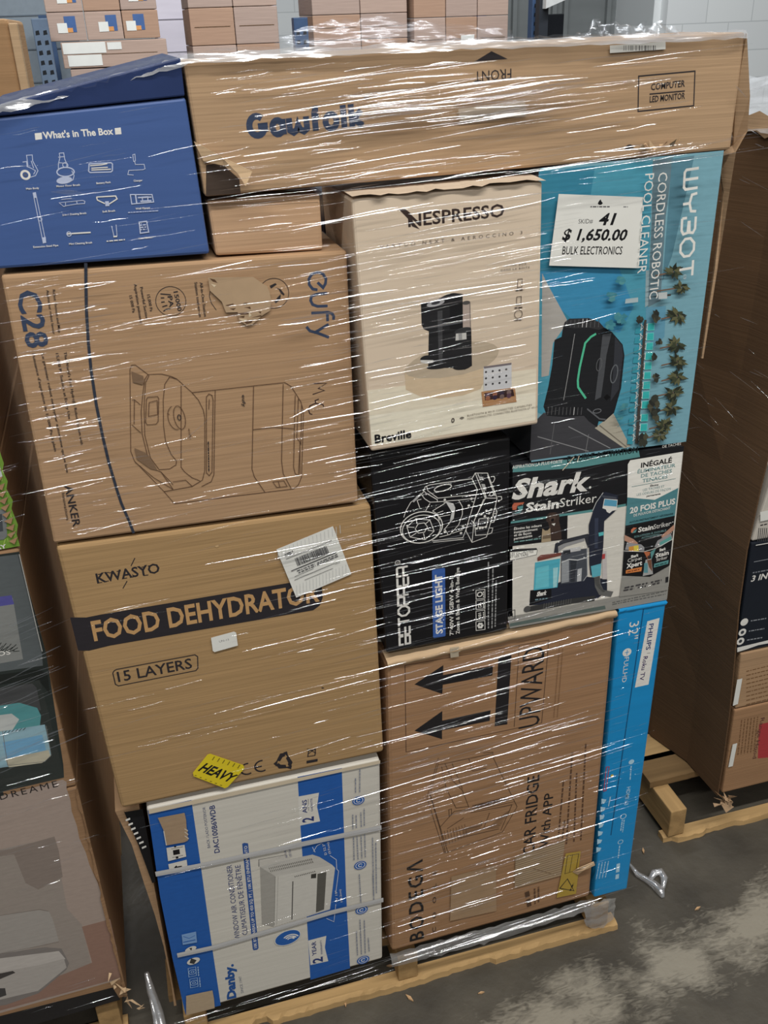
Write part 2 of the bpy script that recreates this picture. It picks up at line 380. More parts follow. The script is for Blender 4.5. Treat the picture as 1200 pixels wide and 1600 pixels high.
ll = [aty(p[0], p[1], -0.003 - 0.02 * k) for p, k in zip(tri, (0, .2, .5, 1, 1.1, .8, .4, .1))]
mb.add(ll + [p + Vector((0, 0.0025, 0)) for p in ll], [list(range(8)), list(range(8, 16))[::-1]] + [[i, i + 8, (i + 1) % 8 + 8, (i + 1) % 8] for i in range(8)], CL)
mb.build('torn_flap', F.root, 'peeled tongue of torn pale board')
mb = MB(); rr = random.Random(2)                                       # crumpled torn lower edge
for i in range(9):
    cx, cy = 1003 + i * 7, 228 - i * 0.8
    t = [aty(cx + rr.uniform(-7, 7), cy + rr.uniform(-9, 9), -0.002 - rr.uniform(0, 0.02)) for _ in range(4)]
    mb.add(t, [[0, 1, 2], [0, 2, 3]], CL)
mb.build('crumpled_edge', F.root, 'crushed torn edge of pale board')
mb = MB()                                                             # flap hanging off the right end; its thin tail stands in for the bright film edge
fl = [(1167, 52, 0), (1172, 150, .0), (1168, 205, .0), (1150, 237, .0), (1140, 300, 0.01), (1121, 420, 0.02), (1099, 560, 0.03), (1096, 560, .03), (1117, 418, .02), (1131, 300, .02), (1122, 246, .03), (1146, 228, .02), (1150, 150, .012)]
ll = [aty(p[0], p[1], p[2] - 0.004) for p in fl]
tris = tessellate_polygon([[Vector((c.x, c.z, 0)) for c in ll]]); n = len(ll)
mb.add(ll + [p + Vector((0, 0.004, 0)) for p in ll], [list(t) for t in tris] + [[a + n for a in t] for t in tris] + [[i, (i + 1) % n, (i + 1) % n + n, i + n] for i in range(n)], CA)
mb.build('hanging_flap', F.root, 'torn strip of board hanging from the end, its tail standing in for the bright film edge')

# ---- blue carton
BL = noisy('blue_gloss_board', (70, 96, 150), 0.4, 0.06, (4, 4, 30), 0.08, (4, 4, 60))
F = carton('vacuum_carton', "blue carton with white drawings of its contents, at the top corner of the middle load", 'carton',
           [(-27, 186), (290, 152), (328, 397), (-6, 421)], 0.0, 0.45, BL)
LB = ink((186, 196, 222)); z = Z(20, 190, 5.217)
F.text("What's in The Box", z((250, 140)), z((822, 103)), 10.5, W, 0.03)
F.poly(z((178, 95), (235, 90), (240, 143), (184, 150)), W); F.poly(z((830, 54), (880, 48), (886, 102), (836, 106)), W)
def L(z, w, m, F, *pl):
    for p in pl: F.line([z(q) for q in p], w, m)
L(z, 1.2, LB, F, [(108, 275), (158, 272), (162, 320), (205, 400), (185, 440), (140, 455)], [(80, 330), (112, 325), (118, 372)], [(112, 275), (125, 370), (150, 380), (185, 400), (170, 430)], [(150, 320), (170, 380)])
F.circ(z((103, 435)), 6.3, W, ring=3.4); F.circ(z((103, 435)), 2.2, ink((90, 95, 110)))
L(z, 1.2, LB, F, [(378, 258), (415, 255), (420, 290), (425, 310), (440, 345), (440, 375)], [(378, 258), (385, 290), (372, 345), (372, 385)], [(370, 290), (425, 285)], [(372, 335), (440, 340)])
F.circ(z((428, 355)), 4, LB, ring=1.2); F.circ(z((430, 410)), 13.5, LB, ring=2, ry=7); F.circ(z((420, 478)), 12.5, LB, ry=5.5, rot=5); L(z, 1.2, LB, F, [(480, 400), (500, 440), (490, 475), (465, 490)])
F.line(z((622, 345), (800, 335), (812, 345), (812, 400), (800, 410), (630, 415), (618, 405)), 1.8, LB, closed=True); L(z, 1.6, W, F, [(630, 360), (725, 352), (770, 342)], [(640, 395), (800, 388)], [(640, 380), (775, 372)])
L(z, 1.1, LB, F, [(978, 270), (995, 266), (1000, 320), (985, 325), (978, 270)], [(993, 325), (1000, 350), (1070, 348), (1078, 385), (1060, 392), (945, 398), (938, 432), (985, 436)])
F.line(z((165, 582), (185, 578), (270, 985), (248, 990)), 1.2, LB, closed=True); F.circ(z((222, 795)), 3, LB, ring=1.2); F.poly(z((240, 945), (268, 940), (272, 985), (250, 990)), LB); F.poly(z((165, 582), (185, 578), (192, 620), (175, 625)), LB)
F.line(z((378, 662), (570, 642), (588, 650), (585, 668), (520, 672), (440, 685), (415, 692)), 1.2, LB, closed=True); L(z, 1.2, LB, F, [(430, 660), (430, 685)], [(520, 650), (525, 670)], [(395, 635), (480, 625)])
L(z, 1.8, W, F, [(682, 615), (838, 606), (850, 630), (785, 672)], [(682, 615), (690, 640), (750, 668)]); F.poly(z((752, 650), (782, 648), (788, 688), (755, 690)), LB)
F.line(z((958, 595), (1135, 595), (1148, 655), (970, 672)), 1.6, LB, closed=True); L(z, 2.2, LB, F, [(1000, 598), (1010, 665)], [(1020, 620), (1130, 615)], [(1040, 650), (1130, 645)]); F.line(z((1055, 615), (1100, 612), (1102, 645), (1058, 648)), 1.5, LB, closed=True)
L(z, 2.2, W, F, [(440, 915), (635, 903)]); F.circ(z((458, 916)), 3.4, LB, ring=1.4)
L(z, 1.2, LB, F, [(805, 850), (825, 935), (850, 932), (842, 840)]); L(z, 2.2, W, F, [(820, 938), (850, 936)])
F.line(z((1030, 820), (1090, 812), (1108, 900), (1040, 910)), 1.8, LB, closed=True); F.greek(z((1038, 850)), z((1085, 846)), 2.5, LB); F.greek(z((1040, 868)), z((1088, 864)), 2.5, LB); F.greek(z((1042, 886)), z((1090, 882)), 2.5, LB)
for t, a, b in (('Main Body', (110, 555), (215, 548)), ('Motor Floor Brush', (357, 535), (548, 522)), ('Battery Pack', (683, 510), (800, 500)), ('Charger', (985, 490), (1058, 485)), ('2-in-1 Dusting Brush', (405, 768), (600, 752)),
                ('Soft Brush', (732, 742), (835, 732)), ('Wall Mount', (1002, 718), (1120, 708)), ('Extension Steel Pipe', (168, 1030), (372, 1015)), ('Mini Cleaning Brush', (460, 1005), (648, 992)), ('User Manual', (1025, 960), (1140, 948))):
    F.text(t, z(a), z(b), 2.9, W, 0.02)
F.greek(z((765, 980)), z((915, 966)), 2.2, W); F.greek(z((940, 745)), z((1185, 730)), 1.8, LB)
done(F)
mb = MB(); lq = [aty(*q, -.002) for q in ((-27, 171), (282, 90), (289, 150), (-27, 184.5))]   # lid standing up at a slant
mb.hexa(lq, [p + Vector((0, .3, 0)) for p in lq], noisy('navy_lid_board', (40, 56, 98), 0.4), 0.002)
mb.build('lid', F.root, 'dark navy lid standing up at a slant')

# ---- small plain carton
F = carton('small_carton', 'small plain tan carton wedged beside the blue carton under the monitor carton', 'carton',
           [(323, 313), (500, 303), (505, 391), (337, 400)], 0.012, 0.2, card('cardboard_pinkish', (190, 156, 124)))
done(F); G = part(F, 'flap_seam'); G.line([(325, 320), (500, 310)], 1.0, CDARK); pdone(G)
F = carton('small_carton', 'dark navy carton added to fill and darken the gap beside the small plain tan carton', 'carton', [(505, 301), (550, 297), (553, 364), (508, 367)], 0.19, 0.25, noisy('navy_gap_filler', (40, 46, 66), 0.35)); done(F)  # dark filler added so no back light shows through the gap
G = part(F, 'packing_tape'); G.poly([(508, 330), (549, 326), (550, 338), (509, 342)], noisy('dark_tape', (70, 78, 96), 0.3)); pdone(G)
F = carton('gap_filler_carton', 'tall black carton added to darken the narrow gap between robot vacuum carton and coffee machine carton', 'carton', [(547, 398), (590, 396), (600, 752), (563, 757)], 0.19, 0.25, noisy('black_gap_filler', (24, 24, 28), 0.35)); done(F)  # black filler added to keep this deep gap dark
G = part(F, 'side_seam'); G.line([(560, 420), (577, 745)], 2, noisy('black_seam', (48, 48, 52), 0.3)); pdone(G)

# ---- robot vacuum carton, lying on its side
F = carton('robot_vacuum_carton', 'brown carton with a sideways line drawing of a robot vacuum, marked ME by hand', 'carton',
           [(1, 431), (542, 392), (560, 785), (84, 850)], 0.0, 0.45, CB)
z = Z(300, 400, 4.615)
for p in ([(905, 244), (870, 238), (845, 205), (843, 165), (865, 130), (905, 116), (945, 130), (966, 165), (962, 200), (945, 228), (905, 190)],
          [(975, 268), (900, 275), (862, 290), (855, 320), (870, 350), (905, 363), (978, 360)], [(860, 412), (980, 405), (1010, 415), (1022, 435), (1020, 460)], [(975, 398), (978, 470)],
          [(985, 492), (880, 555)], [(988, 587), (900, 553), (850, 540), (825, 510)]): F.line([z(q) for q in p], 4.4, NAVY)
for p in ([(878, 920), (970, 918), (910, 955), (955, 970), (870, 998)], [(868, 1142), (850, 1138), (840, 1110), (850, 1080), (890, 1062), (945, 1072), (950, 1090)], [(893, 1062), (888, 1042), (915, 1032)]): F.line([z(q) for q in p], 1.6, ink((50, 36, 40)))
F.circ(z((590, 270)), 23.4, INK, ring=1.0)
F.poly(z((560, 215), (600, 195), (612, 205), (570, 235)), INK); F.poly(z((600, 225), (640, 240), (668, 275), (662, 285), (640, 270), (625, 240)), INK); F.poly(z((640, 275), (638, 310), (605, 342), (595, 330), (615, 300)), INK)
F.line(z((130, 255), (125, 290), (140, 340), (175, 390)), 1, INK)
z = Z(190, 400, 7.275)
F.circ(z((560, 515)), 23.6, INK, ring=1.0)
F.text('15000', z((590, 405)), z((640, 632)), 6.5, INK, 0.02); F.text('PA', z((522, 458)), z((545, 585)), 7, INK, 0.02)
for p in ([(440, 430), (500, 435), (560, 440)], [(445, 475), (485, 475)], [(450, 525), (490, 520)], [(462, 578), (500, 565), (520, 560)], [(475, 628), (510, 605), (555, 598)]): F.line([z(q) for q in p], 1.7, INK)
for t, a, b in (('All-in-One Station', (888, 300), (938, 690)), ('Station tout-en-un', (826, 298), (880, 695)), ('15,000 Pa', (288, 440), (325, 632)), ('Powerful Suction', (208, 355), (275, 722)), ('Aspiration puissante', (138, 318), (210, 772)), ('15 000 Pa', (85, 450), (125, 645))):
    F.text(t, z(a), z(b), 4.4, INK, 0.01)
z = Z(10, 440, 4)
F.text('C28', z((62, 60)), z((130, 418)), 35, NAVY, 0.02)
F.text('ANKER', z((362, 1275)), z((418, 1535)), 12, INK, 0.015); F.text('Innovations', z((345, 1322)), z((375, 1492)), 5, INK)
for t, a, b in (("The World's First HydroJet Robot Vacuum with", (358, 440), (465, 1020)), ('15,000 Pa Suction at Every Use', (308, 448), (388, 860)), ('Le premier robot nettoyeur autonome qui se lave', (218, 450), (375, 1195)), ("Puissance d'aspiration de 15 000 Pa, à plein", (160, 450), (300, 1062)), ('Robot Vacuum and Mop', (288, 50), (325, 320)), ('Aspirateur robot laveur', (248, 52), (290, 330))):
    F.text(t, z(a), z(b), 4.2, INK, 0.01)
F.line([(134, 411)] + z((497, 0), (500, 180), (512, 380), (530, 560), (560, 760), (600, 960), (640, 1130), (690, 1300), (718, 1385)) + [(202, 815), (209, 833)], 4.6, ink((52, 58, 70)))
z = Z(190, 560, 4)
DR = [[(330, 907), (265, 832), (80, 640), (57, 580), (52, 70), (62, 42), (85, 40), (165, 100), (250, 97), (310, 112), (345, 128), (440, 213), (1020, 150)], [(330, 907), (1075, 815), (1105, 790), (1125, 740), (1137, 330), (1120, 270), (1060, 175), (1020, 150)],
      [(165, 100), (145, 130), (135, 200), (122, 330), (128, 470), (160, 600), (220, 700), (245, 708), (322, 818)], [(172, 105), (150, 150), (140, 300), (145, 480), (180, 620), (235, 695), (300, 690), (340, 665), (343, 640)],
      [(265, 832), (320, 822), (440, 800), (505, 760), (520, 700), (520, 370), (510, 320), (480, 260), (440, 213)], [(345, 128), (300, 115), (270, 160), (260, 260), (262, 420), (275, 520), (310, 600), (343, 640)], [(372, 168), (372, 680), (395, 710), (440, 745), (490, 765)],
      [(585, 200), (577, 725), (560, 770), (500, 800)], [(530, 240), (545, 222), (565, 230), (572, 260), (565, 710), (548, 732), (530, 715), (530, 240)], [(548, 255), (545, 318)], [(825, 175), (815, 690), (830, 740), (895, 835)], [(1010, 160), (1000, 640), (1010, 720), (1060, 812)],
      [(820, 445), (950, 430), (1080, 440)], [(1085, 230), (1075, 680), (1085, 720), (1105, 730), (1115, 540)], [(1105, 250), (1095, 500), (1115, 520), (1115, 720)], [(1125, 290), (1120, 540)], [(945, 772), (1015, 765), (1035, 800), (970, 806), (945, 772)], [(980, 770), (990, 805)],
      [(155, 255), (165, 243), (225, 238), (232, 250), (228, 395), (215, 410), (160, 415), (150, 400), (155, 255)], [(172, 275), (222, 262), (226, 350), (168, 362), (172, 275)], [(65, 260), (80, 258), (118, 290)], [(65, 415), (120, 465)], [(80, 258), (78, 410)], [(245, 708), (295, 760), (322, 790)], [(320, 772), (400, 760), (440, 798)],
      [(82, 645), (200, 745), (322, 818)], [(285, 345), (300, 350)]]
for p in DR: F.line([z(q) for q in p], 1.0, LINE)
F.circ(z((362, 370)), 8.5, LINE, ring=1, ry=20, rot=5); F.circ(z((335, 372)), 11, LINE, ring=1, ry=20, rot=5, a0=95, a1=275); F.circ(z((360, 369)), 2.4, INK, ring=1.3, ry=4.5)
F.text('eufy', z((752, 228)), z((756, 302)), 5, INK, 0.01); F.text('eufy', z((415, 440)), z((425, 505)), 3.6, LINE)
SH = ink((126, 102, 80)); F.poly(z((60, 80), (135, 110), (140, 150), (130, 165), (70, 148)), SH); F.poly(z((80, 560), (150, 590), (190, 640), (225, 700), (180, 690), (95, 630)), SH)
F.greek(z((538, 520)), z((542, 705)), 2.2, INK)
done(F)
G = part(F, 'torn_label', 'torn greyish label, half scraped off'); z = Z(300, 400, 4.615)
G.poly(z((115, 155), (440, 150), (510, 200), (540, 215), (560, 260), (572, 330), (562, 395), (505, 430), (440, 490), (400, 502), (340, 465), (330, 405), (245, 408), (215, 330), (130, 250)), noisy('torn_label_paper', (178, 152, 122), 0.55))
for p in ([(125, 160), (165, 170), (185, 195), (150, 185)], [(240, 355), (300, 342), (300, 355), (255, 362)], [(270, 380), (318, 375), (300, 392)], [(370, 340), (400, 335), (398, 350), (372, 352)], [(375, 372), (420, 365), (425, 385), (400, 375)], [(335, 412), (425, 405), (420, 420), (345, 425)], [(330, 440), (380, 430), (375, 447)], [(425, 445), (500, 425), (500, 436)], [(475, 400), (500, 402), (495, 416)], [(375, 475), (440, 460), (430, 482), (395, 492)]): G.poly(z(*p), ink((96, 72, 52)))
for p in ([(135, 200), (175, 210), (160, 225)], [(340, 455), (395, 455), (400, 470), (370, 475)], [(410, 395), (430, 430), (410, 440)]): G.poly(z(*p), ink((216, 198, 168)))
pdone(G)

# ---- coffee machine carton
def cream():
    m = noisy('coffee_carton_art', (214, 196, 174), 0.45, 0.03, (6, 6, 60)); return m
F = carton('coffee_machine_carton', 'beige carton with a picture of a black coffee machine on a round plinth', 'carton',
           [(549, 311), (848, 283), (841, 663), (580, 706)], -0.03, 0.195, cream())
F.poly([(574, 610), (838, 576), (837, 656), (581, 697)], ink((226, 216, 194))); F.poly([(577, 650), (837, 613), (836, 657), (581, 697)], ink((232, 225, 205)))
DK = ink((58, 46, 42)); z = Z(540, 230, 2)
F.text('NESPRESSO', z((196, 249)), z((496, 216)), 20, DK, 0.02); F.poly(z((166, 194), (188, 194), (203, 206), (212, 235), (232, 257), (208, 248), (196, 225)), DK)
F.text('VERTUO NEXT & AEROCCINO 3', z((108, 318)), z((552, 272)), 5.5, DK, 0.0, space=1.8)
z = Z(580, 440, 4.444)
F.circ(z((560, 560)), 74, ink((184, 168, 146)), ry=27, rot=7)
a = [z((560 + 329 * math.cos(t) * 1.0, 585 + 120 * math.sin(t) - 40 * math.cos(t))) for t in [math.pi * k / 16 for k in range(17)]]
F.poly([z((232, 630)), z((260, 655)), z((330, 672)), z((480, 670)), z((640, 645)), z((780, 600)), z((785, 690)), z((760, 745)), z((640, 790)), z((480, 812)), z((340, 798)), z((240, 750))], ink((206, 184, 154)))
MBK = ink((38, 38, 40)); F.poly(z((345, 155), (460, 125), (520, 90), (570, 78), (635, 85), (637, 330), (695, 330), (700, 585), (650, 612), (570, 600), (440, 600), (395, 595), (400, 345), (365, 330), (350, 300)), MBK, 2)
F.poly(z((545, 150), (635, 95), (635, 330), (545, 330)), ink((26, 26, 28)), 3); F.poly(z((460, 205), (495, 200), (495, 590), (470, 595)), ink((70, 70, 72)), 3)
F.circ(z((448, 150)), 14, ink((176, 176, 178)), 3, ry=4.6, rot=8); F.circ(z((448, 148)), 7, ink((70, 70, 74)), 4, ry=2.4, rot=8)
F.poly(z((637, 145), (685, 140), (688, 320), (637, 330)), ink((176, 160, 150)), 2); F.circ(z((660, 147)), 6, ink((90, 86, 84)), 3, ry=3); F.line(z((685, 140), (690, 320)), 1.2, ink((110, 102, 98)), 3)
F.circ(z((637, 340)), 13, ink((60, 60, 62)), 3, ry=4.5, rot=6); F.poly(z((588, 362), (660, 355), (662, 400), (585, 410)), ink((196, 194, 190)), 4); F.poly(z((605, 362), (630, 359), (632, 402), (608, 406)), ink((150, 150, 150)), 5)
F.circ(z((385, 535)), 10, MBK, 2, ry=5); F.poly(z((342, 545), (430, 545), (432, 562), (390, 570), (345, 562)), ink((206, 204, 200)), 3); F.circ(z((630, 590)), 14, MBK, 3, ry=5); F.circ(z((470, 588)), 19, MBK, 3, ry=4)
F.poly(z((780, 590), (975, 565), (975, 740), (780, 760)), ink((204, 204, 206)), 2); F.poly(z((780, 590), (975, 563), (972, 578), (785, 604)), ink((120, 112, 116)), 3)
for i in range(4):
    for j in range(3): F.circ(z((797 + 47 * i, 628 + 44 * j - 6 * i)), 1.6, ink((60, 58, 60)), 3)
F.poly(z((765, 765), (998, 735), (1010, 835), (775, 870)), ink((176, 132, 92)), 2); F.poly(z((785, 775), (985, 748), (995, 795), (790, 825)), ink((62, 42, 40)), 3)
for i in range(4):
    for j in range(2): F.circ(z((810 + 49 * i, 787 + 24 * j - 6 * i)), 3.6, ink(((96, 70, 84), (150, 96, 70), (58, 48, 66), (120, 100, 96))[(i + j) % 4]), 4)
F.text('Breville', z((26, 1122)), z((280, 1082)), 12.5, BK, 0.03)
F.text('0', z((555, 980)), z((578, 978)), 7, DK, 0.02); F.circ(z((630, 958)), 3.6, DK, ring=1, a0=30, a1=150); F.circ(z((630, 958)), 1.6, DK, ring=1, a0=30, a1=150)
F.text('BLUETOOTH & WI-FI CONNECTED CAPABILITIES', z((668, 938)), z((1115, 862)), 3, ink((120, 106, 92)), 0.0, space=1.2); F.text('FONCTIONNALITÉS CONNECTÉES BLUETOOTH ET WI-FI', z((670, 960)), z((1155, 876)), 3, ink((120, 106, 92)), 0.0, space=1.2)
z = Z(540, 230, 2); F.text('IN THE BOX', z((495, 375)), z((565, 367)), 3.5, DK, space=1.4); F.text('DANS LA BOITE', z((485, 388)), z((575, 378)), 3, DK, space=1.3)
for q in ((545, 425), (542, 480)): F.line(z((q[0] - 7, q[1] - 12), (q[0] + 7, q[1] - 14), (q[0] + 6, q[1] + 12), (q[0] - 8, q[1] + 14)), 0.8, DK, closed=True); F.greek(z((q[0] - 14, q[1] + 24)), z((q[0] + 12, q[1] + 22)), 2.2, DK)
F.circ(z((540, 522)), 6, DK, ring=0.8); F.greek(z((527, 542)), z((550, 540)), 2.2, DK)
done(F)
G = part(F, 'top_flap', 'crumpled lip of the top flap', -0.0)
mb = MB(); rr = random.Random(5); pp = []
for i in range(22):
    t = i / 21; p = aty(549 + (850 - 549) * t, 311 - 28 * t, -0.03)
    pp.append(p + Vector((0, -0.006 + rr.uniform(-.003, .003), 0.002 + rr.uniform(-.001, .003)))); pp.append(p + Vector((0, 0.05, 0.004)))
mb.add(pp, [[2 * i, 2 * i + 2, 2 * i + 3, 2 * i + 1] for i in range(21)], cream()); mb.build('top_flap', F.root, 'crumpled lip of the top flap')

# ---- pool cleaner carton
SKY = noisy('pool_carton_board', (72, 74, 78), 0.4, 0.04, (8, 8, 60))
F = carton('pool_cleaner_carton', 'turquoise carton with a sideways picture of a black pool robot, palms and water', 'carton',
           [(844, 263), (1131, 235), (1072, 690), (830, 722)], 0.0, 0.3, SKY)
z = Z(840, 420, 4.138)
F.poly([(844, 263), (1131, 235), (1072, 690), (830, 722)], ink((122, 168, 182)))
F.poly([(842, 268), (1020, 250), (1012, 480), (1003, 560), (985, 690), (960, 700), (830, 640)], ink((78, 152, 174)))
F.poly([(842, 268), (930, 259), (905, 420), (930, 520), (880, 520), (836, 420)], ink((56, 130, 156)), 2); F.poly([(838, 425), (965, 412), (990, 480), (968, 520), (900, 505), (862, 470)], ink((62, 140, 180)), 2)
F.poly([(1020, 250), (1052, 246), (1040, 340), (1032, 470), (1012, 480), (1018, 350)], ink((104, 128, 138)), 2); F.poly([(1050, 248), (1085, 243), (1075, 290), (1050, 400), (1035, 440)], ink((88, 132, 148)), 2)
F.poly(z((695, 250), (700, 10), (720, 10), (715, 235)), ink((150, 172, 178)), 3); F.poly(z((700, 250), (830, 240), (820, 440), (740, 520), (700, 330)), ink((98, 152, 176)), 2)
F.poly(z((30, 30), (62, 95), (190, 330), (160, 395), (100, 480), (72, 690), (25, 700)), ink((172, 168, 162)), 3)
F.poly(z((-40, 1010), (40, 930), (300, 940), (400, 1020), (560, 1130), (600, 1148), (-50, 1240)), ink((66, 66, 70)), 3)
F.line(z((0, 1085), (330, 1180)), 1.2, ink((140, 140, 142)), 4); F.line(z((200, 1020), (470, 1160)), 1.2, ink((140, 140, 142)), 4); F.line(z((110, 990), (80, 1200)), 1.0, ink((100, 100, 102)), 4); F.line(z((330, 1070), (310, 1190)), 1.0, ink((120, 120, 122)), 4)
F.poly(z((395, 1010), (490, 935), (600, 1150), (560, 1160), (370, 1030)), ink((176, 170, 154)), 4); F.line(z((400, 1012), (575, 1152)), 1.6, ink((120, 114, 102)), 5)
RB = ink((34, 35, 38)); F.poly(z((165, 375), (175, 345), (205, 323), (330, 318), (400, 345), (430, 380), (480, 408), (550, 490), (562, 560), (540, 770), (495, 930), (430, 988), (395, 985), (385, 1025), (330, 985), (300, 950), (180, 958), (60, 950), (38, 890), (70, 760), (95, 620), (110, 460), (155, 440)), RB, 5)
F.poly(z((165, 375), (175, 345), (205, 323), (330, 318), (400, 345), (430, 380), (395, 395), (330, 380), (240, 385)), ink((52, 52, 54)), 6)
for i in range(9): F.line(z((190 + i * 26, 335 - min(i, 4) * 3), (185 + i * 26, 378)), 1.1, ink((88, 88, 90) if i not in (4, 5) else (190, 190, 190)), 7)
for i in range(10): F.line(z((70 + i * 24, 895), (65 + i * 24, 945)), 1.1, ink((86, 86, 88) if i not in (7,) else (190, 190, 190)), 7)
F.poly(z((420, 425), (478, 415), (445, 560), (430, 690), (410, 830), (370, 850), (395, 650)), ink((78, 80, 84)), 6); F.poly(z((500, 440), (545, 495), (552, 560), (525, 780), (470, 860), (490, 640)), ink((54, 56, 62)), 6)
F.circ(z((495, 680)), 5, ink((100, 104, 108)), 7, ry=13, ring=1.6, rot=-5); F.circ(z((398, 620)), 4, ink((96, 98, 100)), 7, ry=9, ring=1, rot=-5); F.poly(z((430, 830), (450, 810), (470, 830), (445, 850)), ink((16, 16, 18)), 7)
F.line(z((378, 420), (345, 440), (308, 480), (290, 560), (272, 640), (260, 720), (262, 765), (285, 800), (312, 838)), 3.2, ink((84, 190, 150)), 8)
F.line(z((240, 420), (205, 640), (168, 850)), 1.0, ink((150, 150, 150)), 7); F.line(z((320, 905), (400, 970), (440, 975)), 2, ink((96, 98, 102)), 7); F.circ(z((385, 920)), 6, ink((110, 112, 116)), 7, ring=1.2, ry=3)
rr = random.Random(9)
def blob(z, x, y, s, k, cols):
    for j in range(7):
        cx, cy = x + rr.uniform(-.6, .6) * s, y + rr.uniform(-.6, .6) * s * k; n = 9
        F.poly([z((cx + math.cos(i * 6.283 / n) * s * rr.uniform(.25, .7), cy + math.sin(i * 6.283 / n) * s * k * rr.uniform(.25, .7))) for i in range(n)], ink(cols[j % 3]))
TEAL = ink((58, 180, 178)); TD = ink((60, 150, 168)); LAT = ink((206, 208, 204))
for i in range(12):
    y = 375 + i * 63 + (20 if i > 8 else 0); x = 735 - i * 4.6
    F.poly(z((x - 22, y - 20), (x + 20, y - 24), (x + 18, y + 22), (x - 26, y + 24)), TEAL, 4); F.line(z((x - 22, y - 20), (x + 20, y - 24), (x + 18, y + 22), (x - 26, y + 24)), 0.6, ink((120, 216, 210)), 5, True)
    F.poly(z((x - 100, y + 6), (x - 66, y + 2), (x - 70, y + 46), (x - 106, y + 46)), TD, 3)
    F.line(z((x - 70, y - 18), (x - 25, y + 22)), 0.9, LAT, 5); F.line(z((x - 25, y - 18), (x - 72, y + 24)), 0.9, LAT, 5)
    F.line(z((x - 24, y - 22), (x - 28, y + 24)), 1.0, LAT, 5); F.line(z((x - 62, y - 22), (x - 66, y + 24)), 1.0, LAT, 5)
F.poly(z((690, 330), (705, 330), (650, 1130), (630, 1130)), ink((70, 66, 62)), 3)
for (x, y, s, tr) in ((905, 300, 70, 800), (900, 490, 62, 790), (905, 600, 62, 800), (905, 700, 60, 800), (880, 800, 60, 760), (870, 900, 62, 760), (820, 1010, 58, 720), (880, 20, 60, 760), (930, 120, 50, 770), (790, 1070, 50, 700)):
    dk = ink((64, 70, 52)); l2 = ink((98, 98, 70)); F.line(z((tr, y + 25), (x, y)), 2.0, ink((116, 92, 76)), 3)
    for k in range(26):
        t = rr.uniform(0, 6.28); q = rr.uniform(.55, 1.25) * s; cx, cy = x + q * math.cos(t), y + q * math.sin(t) * .9
        F.poly(z((x + 9 * math.sin(t), y - 9 * math.cos(t)), ((x + cx) / 2 + 14 * math.sin(t), (y + cy) / 2 - 14 * math.cos(t)), (cx, cy), ((x + cx) / 2 - 10 * math.sin(t), (y + cy) / 2 + 10 * math.cos(t))), (dk, l2, ink((44, 48, 38)))[k % 3], 4 + k % 3)
for (x, y, s) in ((785, 470, 22), (760, 580, 24), (770, 710, 30), (750, 860, 40), (755, 940, 36), (770, 310, 30), (660, 320, 26), (680, 1110, 34)): blob(z, x, y, s, 1.35, ((58, 60, 52), (78, 76, 60), (46, 48, 44)))
for (x, y, s) in ((540, 80, 36), (480, 180, 40), (540, 320, 44), (470, 360, 40), (560, 890, 30), (530, 960, 24)): blob(z, x, y, s, .8, ((72, 138, 150), (64, 130, 144), (84, 146, 152)))
for y in (545, 660, 790, 900, 1000): F.line(z((560 - (y - 545) * .1, y + 20), (660, y - 20)), 0.9, ink((92, 130, 138)), 3)
F.poly(z((780, 155), (838, 150), (838, 192), (782, 196)), ink((190, 196, 196)), 5); F.poly(z((838, 165), (862, 163), (862, 175), (838, 178)), ink((64, 60, 58)), 5); F.poly(z((570, 195), (650, 185), (650, 215), (565, 225)), ink((172, 190, 194)), 5)
z = Z(940, 60, 2.285)
F.strokes('WYBOT', z((287, 468)), z((266, 850)), 22, 0.17, W, 6, 0.28); F.text('®', z((303, 858)), z((303, 842)), 5, W, 0, 6)
F.text('CORDLESS ROBOTIC', z((204, 480)), z((170, 932)), 14, W, 0.0, 7); F.text('POOL CLEANER', z((156, 484)), z((128, 840)), 14, W, 0.0, 7)
done(F)
G = part(F, 'price_label', 'white price label with black print', 0.006); G.poly([(873, 303), (1005, 308), (998, 419), (858, 415)], PAPER); z = Z(600, 0, 2)
G.text('SKID#', z((607, 699)), z((652, 698)), 7, ink((60, 60, 62))); G.text('41', z((668, 703)), z((720, 702)), 17.5, BK, 0.03, shear=.25); G.text('$ 1,650.00', z((555, 750)), z((758, 751)), 17, BK, 0.03, shear=.2)
G.text('BULK ELECTRONICS', z((556, 795)), z((743, 795)), 12.5, BK, 0.01); G.greek(z((645, 648)), z((705, 648)), 2.4, ink((90, 90, 92))); G.greek(z((748, 648)), z((762, 648)), 2, ink((120, 120, 122)))
G.poly(z((668, 636), (672, 628), (677, 623), (680, 630), (684, 635), (679, 640), (672, 640)), BK); pdone(G)

